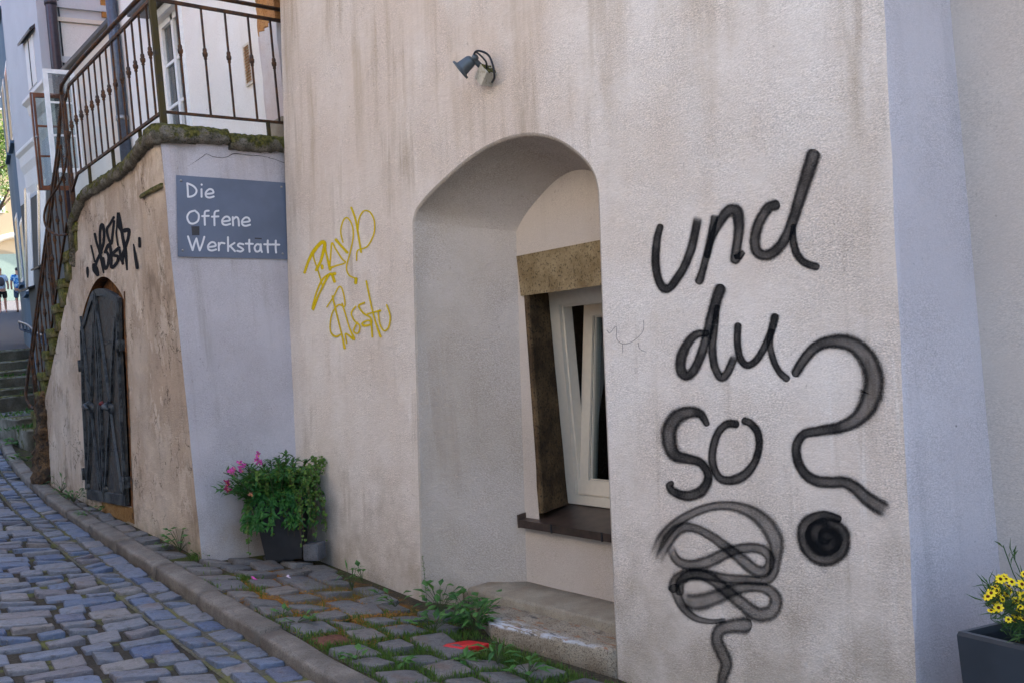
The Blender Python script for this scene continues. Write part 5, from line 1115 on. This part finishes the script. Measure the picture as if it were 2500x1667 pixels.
# fluted sandstone door surround, plastered over below
def flute(z0, z1, mat, name, seed):
    mb = MB(); pr_ = [(0, 8.16), (-.03, 8.14), (-.03, 8.06), (-.06, 8.03), (-.09, 7.98), (-.06, 7.94), (-.09, 7.88), (-.06, 7.83), (-.10, 7.76), (-.10, 7.62), (0, 7.62)]; vs = []
    for z in lin(z0, z1, 7): vs += [(XF + a, y_, z) for a, y_ in pr_]
    n_ = len(pr_); mb.add(vs, [(i * n_ + j, i * n_ + j + 1, (i + 1) * n_ + j + 1, (i + 1) * n_ + j) for i in range(6) for j in range(n_ - 1)] + [tuple(range(n_)), tuple(range(6 * n_, 7 * n_))], 0, False); roughen(mb, .012, 8, seed); return mb.build(name, mat, cream)
flute(2.62, 2.90, m_sand, 'surround_stone', 1); flute(2.905, 3.6, m_sand, 'surround_stone', 2); flute(1.6, 2.615, plaster('pilaster_plaster', (.58, .49, .46), (.68, .66, .66), (.50, .36, .26), .9, bump=.5), 'plastered_pilaster', 3)
mb = MB(); mb.box((XF - .13, 7.60, 1.62), (XF - .02, 7.86, 1.84)); roughen(mb, .01, 9, 2); mb.build('patched_base', m_bench, cream)
mb = MB(); mb.add([(XF - .3, 7.5, 9.005), (13.3, 7.5, 9.005), (8.3, 7.5, 14), (XF - .3, 12.2, 9.005), (13.3, 12.2, 9.005), (8.3, 12.2, 14)], [(0, 1, 2), (3, 5, 4), (0, 2, 5, 3), (1, 4, 5, 2), (0, 3, 4, 1)]); mb.build('roof', m_roof, cream)
# lower extension with sheet-metal coping
ext = thing('cream_extension', 'low cream extension with dark coping between the cream house and white house', 'house extension', (4.5, 13.3, -1))
wallbox('wall', m_cream2, ext, (XF + .02, 12.055, -1.6), (6, 14.62, 3.93)); wallbox('added_sun_block', m_cream2, ext, (6.6, 12.06, -1.6), (14, 15.84, 9))  # tall hidden block behind is added to close a gap where sun leaked through
mb = MB(); mb.hexa([(XF - .06, 12.06, 3.93), (6, 12.06, 4.2), (6, 14.70, 4.2), (XF - .06, 14.70, 3.93), (XF - .06, 12.06, 3.98), (6, 12.06, 4.26), (6, 14.70, 4.26), (XF - .06, 14.70, 3.98)]); mb.build('coping', m_flash, ext)
pp = onX(290, 200, XF - .07); mb = MB(); mb.tube([(XF - .07, pp.y, .2), (XF - .07, pp.y, 7)], .062, 14); o = mb.build('drainpipe', m_pipe2, None); tag(o, 'blue-grey downpipe seen through the landing railing', 'drainpipe')
mb = MB(); mb.tube([(XF - .07, pp.y, 2.75), (XF - .07, pp.y, 2.80)], .072, 14); mb.build('pipe_clip', m_steel, o)
# open casements, hinged on the extension window, swung out across the stairs
def casement(name, mat, tl, br, Y, label, bars, w=.045, grp='open window casements'):
    a, b = onY(tl[0], tl[1], Y), onY(br[0], br[1], Y); x0, x1, z1, z0 = a.x, b.x, a.z, b.z; t = thing(name, label, 'window', (x0, Y, z0), grp)
    mb = MB(); mb.box((x0, Y, z0), (x1, Y + .04, z0 + w)); mb.box((x0, Y, z1 - w), (x1, Y + .04, z1)); mb.box((x0, Y, z0 + w), (x0 + w, Y + .04, z1 - w)); mb.box((x1 - w, Y, z0 + w), (x1, Y + .04, z1 - w)); mb.build('casement_frame', mat, t)
    for f in bars: z = z0 + (z1 - z0) * f; mb = MB(); mb.box((x0 + w, Y + .008, z - .011), (x1 - w, Y + .032, z + .011)); mb.build('glazing_bar', mat, t)
    mb = MB(); mb.box((x0 + w * .8, Y + .017, z0 + w * .8), (x1 - w * .8, Y + .022, z1 - w * .8)); mb.build('pane', m_glass, t)
    if mat is m_brownwood:
        mb = MB(); mb.tube([(x0 + .02, Y - .012, z0 + .02), (x0 + .02, Y - .012, z1 - .02)], .007, 6); mb.lathe((x0 + .022, Y - .005, (z0 + z1) / 2 + .05), (0, -1, 0), [(0, .018), (.03, .016), (.035, 0)], 8); mb.build('espagnolette', m_steel, t)
    return t
casement('open_casement', m_whitewood, (104, 168), (205, 422), 12.75, 'white open casement window swung out above the stairs', (.36, .68), .05)
casement('open_casement', m_brownwood, (73, 226), (182, 465), 13.9, 'brown wooden open casement window behind the white one', (.35, .66), .055)

# ------------------------------------------------------------------ white and grey house up the alley
HX, HY = 3.92, 15.85
wh = thing('white_house', 'tall white house with corbelled oriel, grey ground floor and dark downpipe', 'house', (5.5, 18, 0))
cx0 = onY(140, 60, HY).x
wallbox('wall', m_grey, wh, (HX, HY, -1.6), (12, 19.45, 2.92)); wallbox('upper_wall', m_white, wh, (HX, HY, 2.925), (12, 19.45, 12))
for z in (5.05, 5.25, 4.32, 4.45):
    mb = MB(); mb.box((HX - .03, HY - .05, z), (9, HY, z + (.06 if z in (5.05, 4.32) else .09))); mb.build('moulding', m_cream2 if z in (5.05, 4.32) else m_white, wh)
mb = MB(); mb.box((HX + .02, HY - .012, 4.54), (9, HY - .001, 5.04)); mb.build('render_panel', m_cream, wh)
# oriel: bay with moulded corbel
for X0, y0, y1, zf_, zc_ in ((3.70, 16.02, 17.46, 4.27, 3.62), (3.80, 17.47, 18.75, 3.72, 2.94)):
    mb = MB(); mb.hexa([(HX, y0, zf_), (HX, y1, zf_), (X0, y1, zf_), (X0, y0, zf_), (HX, y0, 11), (HX, y1, 11), (X0, y1, 11), (X0, y0, 11)]); ob = mb.build('oriel', m_white, wh)
    d_ = HX - X0; h_ = zf_ - zc_; mb = MB(); loaf(mb, [(Vector((HX, y0 + (y1 - y0) * k / 5, zf_)), Vector((-1, 0, 0)), Vector((0, 0, 1))) for k in range(6)], [(-.01, -.001), (d_, -.001), (d_ + .02, -.03), (d_ + .02, -.07), (d_ * .8, -.12), (d_ * .7, -h_ * .35), (d_ * .35, -h_ * .5), (d_ * .22, -h_ * .8), (-.01, -h_)], sm=False); mb.build('corbel', m_cream, ob)
def recess(tl, tr, br, bl, name='window', sillm=m_slate, X=HX):
    P = [onX(*q, X) for q in (tl, tr, br, bl)]; zt_ = (P[0].z + P[1].z) / 2; zb_ = (P[2].z + P[3].z) / 2
    P[0].z = P[1].z = zt_; P[2].z = P[3].z = zb_
    mb = MB(); out = Vector((-.012, 0, 0)); mb.hexa([P[3], P[2], P[1], P[0], P[3] + out, P[2] + out, P[1] + out, P[0] + out]); w = mb.build(name, m_whitewood, wh)
    q = [P[3].lerp(P[2], .08), P[3].lerp(P[2], .38), P[0].lerp(P[1], .38), P[0].lerp(P[1], .08)]; mb = MB(); mb.hexa([v + out for v in q] + [v + out * 1.3 for v in q]); mb.build('pane', m_winback, w)
    a_, b_ = P[3] + Vector((0, .06, 0)), P[2] - Vector((0, .06, 0)); mb = MB(); mb.hexa([a_ + Vector((-.12, 0, -.05)), b_ + Vector((-.12, 0, -.05)), b_ + Vector((0, 0, -.02)), a_ + Vector((0, 0, -.02)), a_ + Vector((-.12, 0, -.02)), b_ + Vector((-.12, 0, -.02)), b_ + Vector((0, 0, .01)), a_ + Vector((0, 0, .01))]); mb.build('sill', sillm, w)
recess((61, 470), (73, 445), (83, 690), (65, 715)); recess((92, 460), (113, 430), (110, 640), (96, 660))
mb = MB(); a, b = onX(55, 115, 3.69), onX(83, 57, 3.69); a.z = b.z = (a.z + b.z) / 2; mb.hexa([(3.70, a.y, a.z), (3.70, b.y, b.z), (3.62, b.y, b.z - .06), (3.62, a.y, a.z - .06), (3.70, a.y, a.z + .05), (3.70, b.y, b.z + .05), (3.62, b.y, b.z - .02), (3.62, a.y, a.z - .02)]); mb.build('window_hood', m_slate, wh)
q0 = onX(62, 118, 3.7); q1 = onX(80, 85, 3.7); mb = MB(); mb.box((3.69, q1.y, 4.3), (3.699, q0.y, a.z - .06)); o = mb.build('window', m_cream, wh)
mb = MB(); mb.box((3.683, (q0.y + q1.y) / 2 - .02, 4.3), (3.689, (q0.y + q1.y) / 2 + .02, a.z - .06)); mb.build('mullion', m_grey, o)
dp = onY(128, 60, HY - .1); mb = MB(); mb.tube([(dp.x + .0, HY - .1, .1), (dp.x, HY - .1, 10)], .075, 14)
o = mb.build('drainpipe', m_pipe, None); tag(o, 'dark brown downpipe on the corner of the white house', 'drainpipe')
for z in (2.9, 5.25):
    mb = MB(); mb.tube([(dp.x, HY - .1, z), (dp.x, HY - .1, z + .07)], .088, 14); mb.build('pipe_clip', m_pipe, o)
mb = MB(); mb.tube([(dp.x + .12, HY - .03, .1), (dp.x + .12, HY - .03, 10)], .012, 6); mb.build('cable', m_cable, o)
wo = [onY(*q, HY) for q in ((244, 0), (286, 0), (250, 44))]
mb = MB(); z0 = wo[2].z; frame2 = MB(); frame2.box((wo[0].x, HY - .04, z0), (wo[0].x + .1, HY + .0, z0 + 1.6)); frame2.box((wo[0].x + .1, HY - .04, z0), (wo[1].x, HY, z0 + .09)); frame2.box((wo[1].x - .12, HY - .04, z0 + .09), (wo[1].x, HY, z0 + 1.6)); frame2.box((wo[0].x + .1, HY - .04, z0 + .65), (wo[1].x - .12, HY, z0 + .71))
w_ = frame2.build('window', m_orangewood, wh); mb = MB(); mb.box((wo[0].x + .1, HY - .02, z0 + .09), (wo[1].x - .12, HY - .012, z0 + 1.6)); mb.build('pane', m_glass, w_)
# stair handrails on the grey wall
def wall_rail(pts, X, label):
    P = [onX(*q, X - .09) for q in pts]; t = thing('wall_handrail', label, 'handrail', P[-1], 'steel handrails up the alley'); mb = MB(); mb.tube(spline([tuple(p) for p in P], 4), .022, 8); mb.build('tube', m_pipe2, t)
    for k in range(len(P)):
        p = P[k]; mb = MB(); mb.tube([p, p + Vector((0, 0, -.13)), p + Vector((0, -.06, -.15)), p + Vector((.1, -.06, -.15))], .012, 6); mb.build('bracket', m_pipe2, t)
wall_rail([(47, 786), (55, 789), (64, 792), (73, 798), (82, 806), (91, 813), (101, 818), (110, 818)], HX, 'steel handrail with bent brackets on the grey alley wall')
# ---- blue house further up
bl = thing('blue_house', 'narrow blue-grey house front further up the alley', 'house', (5.5, 23, 0))
B0 = Vector((3.96, 19.47, 0)); B1_ = onZ(26, 700, 0); d = ray(27, 500); B1_ = Vector((d.x, d.y, 0)) * (23.5 / d.y)
mb = MB(); mb.hexa([(B0.x, B0.y, -1), (B1_.x, B1_.y, -1), (10, 23.5, -1), (10, 19.47, -1), (B0.x, B0.y, 12), (B1_.x, B1_.y, 12), (10, 23.5, 12), (10, 19.47, 12)]); mb.build('wall', m_blue, bl)
dirB = (B1_ - B0).normalized(); nB = Vector((-dirB.y, dirB.x, 0)); nB = nB if nB.x < 0 else -nB
for t, z, w, h in ((.2, 1.5, .9, 1.3), (.6, 1.8, .9, 1.3), (.25, 4.2, .9, 1.4), (.65, 4.3, .9, 1.4), (.25, 6.6, .8, 1.2), (.65, 6.8, .8, 1.2)):
    c_ = B0.lerp(B1_, t) + nB * .01; mb = MB(); mb.obox(c_ + Vector((0, 0, z + h / 2)), dirB * w / 2, nB * .008, Vector((0, 0, h / 2))); w_ = mb.build('window', m_whitewood, bl); mb = MB(); mb.obox(c_ + Vector((0, 0, z + h / 2)) + nB * .006, dirB * (w / 2 - .08), nB * .006, Vector((0, 0, h / 2 - .08))); mb.build('pane', m_winback, w_)
    mb = MB(); mb.obox(c_ + Vector((0, 0, z - .05)) + nB * .02, dirB * (w / 2 + .05), nB * .04, Vector((0, 0, .025))); mb.build('sill', m_blue, w_)
# alley steps
als = tag(bpy.data.objects.new('alley_steps', None), 'mossy stone steps climbing the alley beyond the stair block', kind='structure'); COL.objects.link(als); als.location = (3.2, 15.6, zk(15.6))
m_astep = stone('alley_step_stone', (.24, .225, .18), (.40, .375, .32), (.11, .10, .07), moss=.42, bump=.8, dist=.012); m_aland = m_cobp
ry = [15.6, 16.3, 18.95, 19.4, 19.85, 20.3, 20.75, 21.2]; nose = [1049, 1018, 963, 944, 917, 901, 878, 852]; zp = zk(15.6) - .05; tops = []
for i, (Y, yt) in enumerate(zip(ry, nose)):
    z = onY(50, yt, Y).z; z = max(z, zp + .08); tops.append(z); x0 = 2.95 if i < 2 else -1.5; Y1 = ry[i + 1] if i + 1 < len(ry) else Y + .5
    x1 = HX - .01 if i < 4 else 4.35
    mb = MB(); fr = [(Vector((x0 + (x1 - x0) * k / 12, Y, 0)), Vector((0, 1, 0)), Vector((0, 0, 1))) for k in range(13)]
    loaf(mb, fr, [(.02, zp - .3), (.02, z - .05), (-.012, z - .045), (-.012, z - .01), (.01, z), (.30, z + .004), (Y1 - Y + .05, z + .004), (Y1 - Y + .05, zp - .3)]); roughen(mb, .02, 5, i); roughen(mb, .008, 20, i); mb.build('step', m_astep, als); zp = z
# cobbles of the middle landing
k = 0; mbl = []
for Y in lin(16.75, 18.8, 14):
    x = 2.55 + .08 * (k % 2)
    while x < 3.85:
        w = random.uniform(.13, .2)
        if x > kx(min(Y, 16.8)) + .15 or Y > 17.8:
            o = bpy.data.objects.new('cobble', PM[k % 12]); COL.objects.link(o); o.parent = als; o.location = Vector((x + w / 2, Y, tops[1] + .008)) - als.location; o.scale = (w, .13, 1); o.rotation_euler = (0, 0, random.uniform(-.1, .1))
        x += w + .025; k += 1
ap = sheet('alley_path', lambda y: lin(-6, 14, 9), lin(21.3, 75, 16), lambda x, y: tops[-1] - .01 + .087 * (y - 21.3) * (1 if y < 50 else 1), m_path)
tag(ap, 'sunlit paved slope at the top of the alley')
for i, q in enumerate([((30, 905), 6), ((85, 925), 7), ((90, 945), 8), ((70, 990), 10), ((20, 985), 8), ((50, 1010), 9), ((75, 1045), 10), ((30, 1050), 9), ((95, 880), 5)]):
    (x, y_), n_ = q; Y = [20.2, 19.3, 18.9, 17.6, 17.8, 16.9, 16.1, 16.0, 20.6][i]; p = onY(x, y_, Y); zt = max([t for t, r_ in zip(tops, ry) if r_ <= Y] + [zk(Y)]); p.z = zt + .0
    t = thing('weed', ['tuft of moss grass on the upper alley steps', 'green tuft by the grey wall on the alley steps', 'weed under the alley handrail', 'weed on the cobbled alley landing', 'grass at the left of the alley landing', 'leafy tuft on the alley landing edge', 'weeds hanging over the lowest alley step', 'broad weed at the lowest alley step', 'small tuft in the corner of the top alley step'][i], 'weed', p, 'weeds on the alley steps'); lf = MB()
    for k in range(n_ * 5): leafquad(lf, p + Vector((random.uniform(-.25, .25), random.uniform(-.06, .06), 0)), rv(.8) + Vector((0, 0, .6)), Vector((0, 0, 1)), random.uniform(.04, .09), .03, random.random())
    lf.build('leaves', m_weed, t, fix=False)
# ------------------------------------------------------------------ people at the top of the alley
m_skin = simple('skin', (.55, .30, .21), .6, .3, var=.05)
def skinmesh(name, chains, mat, parent, sub=2):
    vs = []; es = []; rad = []
    for ch in chains:
        prev = None
        for p, r_ in ch:
            idx = None
            for k, q in enumerate(vs):
                if (q - Vector(p)).length < 1e-4: idx = k; break
            if idx is None: vs.append(Vector(p)); rad.append(r_); idx = len(vs) - 1
            if prev is not None: es.append((prev, idx))
            prev = idx
    me = bpy.data.meshes.new(name); me.from_pydata(vs, es, []); me.materials.append(mat)
    o = bpy.data.objects.new(name, me); COL.objects.link(o); o.parent = parent
    m = o.modifiers.new('skin', 'SKIN'); m.use_smooth_shade = True
    for k, sv in enumerate(me.skin_vertices[0].data): r_ = rad[k]; sv.radius = r_ if isinstance(r_, tuple) else (r_, r_); sv.use_root = (k == 0)
    s_ = o.modifiers.new('sub', 'SUBSURF'); s_.levels = 1; s_.render_levels = sub
    return o
def person(px, label, shirt, shorts, shoes, hair, pack=None, flip=1):
    d = ray(*px); Y = 44.0; p = d * (Y / d.y); p.z = tops[-1] - .01 + .087 * (Y - 21.3)
    t = thing('person', label, 'person', p, 'people walking up the alley'); t.rotation_euler = (0, 0, -.15); f = flip
    pel = (0, 0, .95); ch = (0, .02, 1.25); nk = (0, 0, 1.47); hd = (0, .03, 1.62); ht = (0, .02, 1.72)
    sl, sr = (-.18, 0, 1.41), (.18, 0, 1.41); el, er = (-.25, .02 * f, 1.13), (.25, -.05 * f, 1.13); hl, hr = (-.24, .10 * f, .90), (.24, .04, .90)
    kl, kr = (-.10, .14 * f, .52), (.10, -.06 * f, .50); al, ar = (-.10, .05 * f, .10), (.10, -.28 * f, .16); tl, tr = (-.11, .19 * f, .04), (.11, -.14 * f, .05); pl, pr2 = (-.09, 0, .90), (.09, 0, .90)
    skinmesh('body', [[(pel, (.15, .11)), (ch, (.16, .11)), (nk, .055), (hd, (.075, .09)), (ht, (.06, .075))], [(ch, (.16, .11)), (sl, .06), (el, .042), (hl, .036)], [(ch, (.16, .11)), (sr, .06), (er, .042), (hr, .036)], [(pel, (.15, .11)), (pl, .085), (kl, .058), (al, .04), (tl, .038)], [(pel, (.15, .11)), (pr2, .085), (kr, .058), (ar, .04), (tr, .038)]], m_skin, t)
    for s_, h_ in ((-1, hl), (1, hr)):                        # fingers and thumb
        pass
    skinmesh('shirt', [[((0, 0, .90), (.175, .135)), ((0, 0, 1.0), (.178, .135)), ((0, .02, 1.26), (.185, .135)), ((0, 0, 1.42), (.10, .08))], [((0, .02, 1.26), (.185, .135)), (sl, .085), ((-.225, .01 * f, 1.22), .072)], [((0, .02, 1.26), (.185, .135)), (sr, .085), ((.225, -.02 * f, 1.22), .072)]], shirt, t)
    skinmesh('shorts', [[((0, 0, .93), (.165, .128)), ((-.095, .03 * f, .80), .105), ((-.105, .115 * f, .56), .092)], [((0, 0, .93), (.165, .128)), ((.095, -.02 * f, .80), .105), ((.105, -.05 * f, .56), .092)]], shorts, t)
    for a, b in ((al, tl), (ar, tr)): skinmesh('shoe', [[((a[0], a[1] - .03, a[2] - .03), (.048, .05)), ((b[0], b[1] + .03, b[2] - .0), (.045, .035))]], shoes, t)
    skinmesh('hair', [[((0, -.015, 1.60), (.078, .085)), ((0, 0, 1.70), (.082, .095)), ((0, .01, 1.745), (.05, .06))]], hair, t)
    if pack: skinmesh('backpack', [[((0, -.19, 1.02), (.15, .09)), ((0, -.19, 1.22), (.15, .10)), ((0, -.17, 1.40), (.10, .06))]], pack, t)
n = N('patterned_blue_shirt'); tc = n.new('ShaderNodeTexCoord'); f = n.noise(13, 3, tc.outputs['Object'], .6); m_shirtp = n.set(n.ramp(f, [(.38, (.03, .12, .42)), (.5, (.05, .30, .62)), (.58, (.45, .62, .75))]), .8, .2)
person((52, 771), 'person in a patterned blue shirt and denim shorts walking away', m_shirtp, simple('denim', (.08, .12, .2), .85), simple('brown_shoe', (.12, .06, .04), .6), simple('black_hair', (.012, .011, .012), .6))
person((8, 757), 'person with backpack, pale blue shirt and black shorts at the left edge', simple('pale_blue_shirt', (.45, .58, .72), .85), simple('black_shorts', (.015, .015, .017), .85), simple('blue_shoe', (.03, .10, .45), .6), simple('ginger_hair', (.36, .16, .06), .6), simple('dark_backpack', (.05, .05, .06), .7), -1)
# ------------------------------------------------------------------ far square: building with red roof, tree
fb = thing('far_building', 'sunlit cream building with red tiled roof at the end of the alley', 'building', (9, 68, 3)); YF = 68
def fz(y): return onY(10, y, YF).z
def fx(x): return onY(x, 500, YF).x
mb = MB(); mb.box((-30, YF, 1), (fx(120), YF + 12, fz(190))); mb.build('wall', m_yellow, fb)
mb = MB(); mb.hexa([(-30, YF - .8, fz(195)), (fx(120), YF - .8, fz(195)), (fx(120), YF + 7, fz(195)), (-30, YF + 7, fz(195)), (-30, YF + 2, fz(150)), (fx(120), YF + 2, fz(150)), (fx(120), YF + 7, fz(150)), (-30, YF + 7, fz(150))]); mb.hexa([(-30, YF + 3, fz(152)), (fx(60), YF + 3, fz(152)), (fx(60), YF + 12, fz(152)), (-30, YF + 12, fz(152)), (-30, YF + 7, fz(100)), (fx(60), YF + 7, fz(100)), (fx(60), YF + 8, fz(100)), (-30, YF + 8, fz(100))]); mb.build('roof', m_roof, fb)
for x, y0, y1 in ((3, 236, 270), (-40, 236, 270), (-40, 480, 520), (70, 236, 270)):
    mb = MB(); mb.box((fx(x), YF - .06, fz(y1)), (fx(x) + 1.1, YF - .0, fz(y0))); w_ = mb.build('window', m_whitewood, fb); mb = MB(); mb.box((fx(x) + .12, YF - .09, fz(y1) + .12), (fx(x) + .98, YF - .061, fz(y0) - .12)); mb.build('pane', m_dglass, w_)
mb = MB(); mb.box((-30, YF - .25, 1), (fx(120), YF - .01, fz(622))); mb.build('green_ground_floor', m_far_green, fb)
mb = MB(); ctr_ = Vector((fx(30), YF - .3, fz(680))); mb.tube([ctr_ + Vector((math.cos(a) * 2.4, 0, math.sin(a) * 2.5)) for a in lin(0, math.pi, 16)], .18, 6); mb.build('arch', m_cream2, fb)
tp = thing('street_tree', 'leafy green tree standing in the sunny square', 'tree', (onY(-12, 800, 52).x, 52, tops[-1] + .087 * 30.7)); tc_ = onY(-14, 370, 52)
mb = MB(); base = Vector(tp.location); top_ = Vector((tc_.x, 52, tc_.z)); mb.tube([base - Vector((0, 0, .2)), base.lerp(top_, .5) + Vector((.1, 0, 0)), top_], [.22, .16, .07], 8)
for k in range(9): a = k * .7; mb.tube([base.lerp(top_, .55 + .04 * k), top_ + Vector((math.cos(a) * 1.7, math.sin(a) * 1.5, random.uniform(-1.5, 1.8)))], [.07, .02], 5)
mb.build('trunk', m_bark, tp); mb = MB()
cl = [top_ + Vector((random.gauss(0, .95), random.gauss(0, 1.0), random.gauss(0, 1.35))) for _ in range(60)]
for c_ in cl:
    for j in range(70): leafquad(mb, c_ + Vector((random.gauss(0, .26), random.gauss(0, .26), random.gauss(0, .22))), rv(), rv(), random.uniform(.10, .2), random.uniform(.07, .12), random.random())
mb.build('crown', m_treeleaf, tp, fix=False)
# ------------------------------------------------------------------ houses on the other side of the street (behind the viewer's left), plus an added shade house
def town_house(label, x0, x1, y0, y1, z0, z1, wx):
    op = thing('unseen_house', label, 'house', ((x0 + x1) / 2, (y0 + y1) / 2, z0), 'houses across the street')
    wallbox('wall', m_far, op, (x0, y0, z0), (x1, y1, z1))
    mb = MB(); xm = (x0 + x1) / 2; mb.add([(x0 - .3, y0 - .2, z1 + .005), (x1 + .3, y0 - .2, z1 + .005), (xm, y0 - .2, z1 + 3), (x0 - .3, y1 + .2, z1 + .005), (x1 + .3, y1 + .2, z1 + .005), (xm, y1 + .2, z1 + 3)], [(0, 1, 2), (3, 5, 4), (0, 2, 5, 3), (1, 4, 5, 2), (0, 3, 4, 1)]); mb.build('roof', m_roof, op)
    n_ = int((y1 - y0) / 2.6)
    for k in range(n_):
        Y = y0 + (y1 - y0) * (k + .5) / n_
        for z in (z0 + 1.9, z0 + 4.8):
            w_ = MB().box((wx, Y - .45, z), (wx + (.03 if wx == x1 else -.03), Y + .45, z + 1.3)).build('window', m_whitewood, op); MB().box((wx + .028, Y - .36, z + .09), (wx + .04, Y + .36, z + 1.2)).build('pane', m_dglass, w_)
town_house('plastered house across the street, left of the viewer', -11, -2.6, 1.0, 13.0, -2.0, 6.2, -2.6)
town_house('plastered house closing the bend of the street on the left', -9, 1.6, 21.5, 34, -1.2, 8, 1.6)
town_house('unseen plastered house added on the right to shade the alley path', 10.05, 18, 20.5, 46, 0, 9.5, 10.05)  # out of view, added so its shadow falls across the alley path
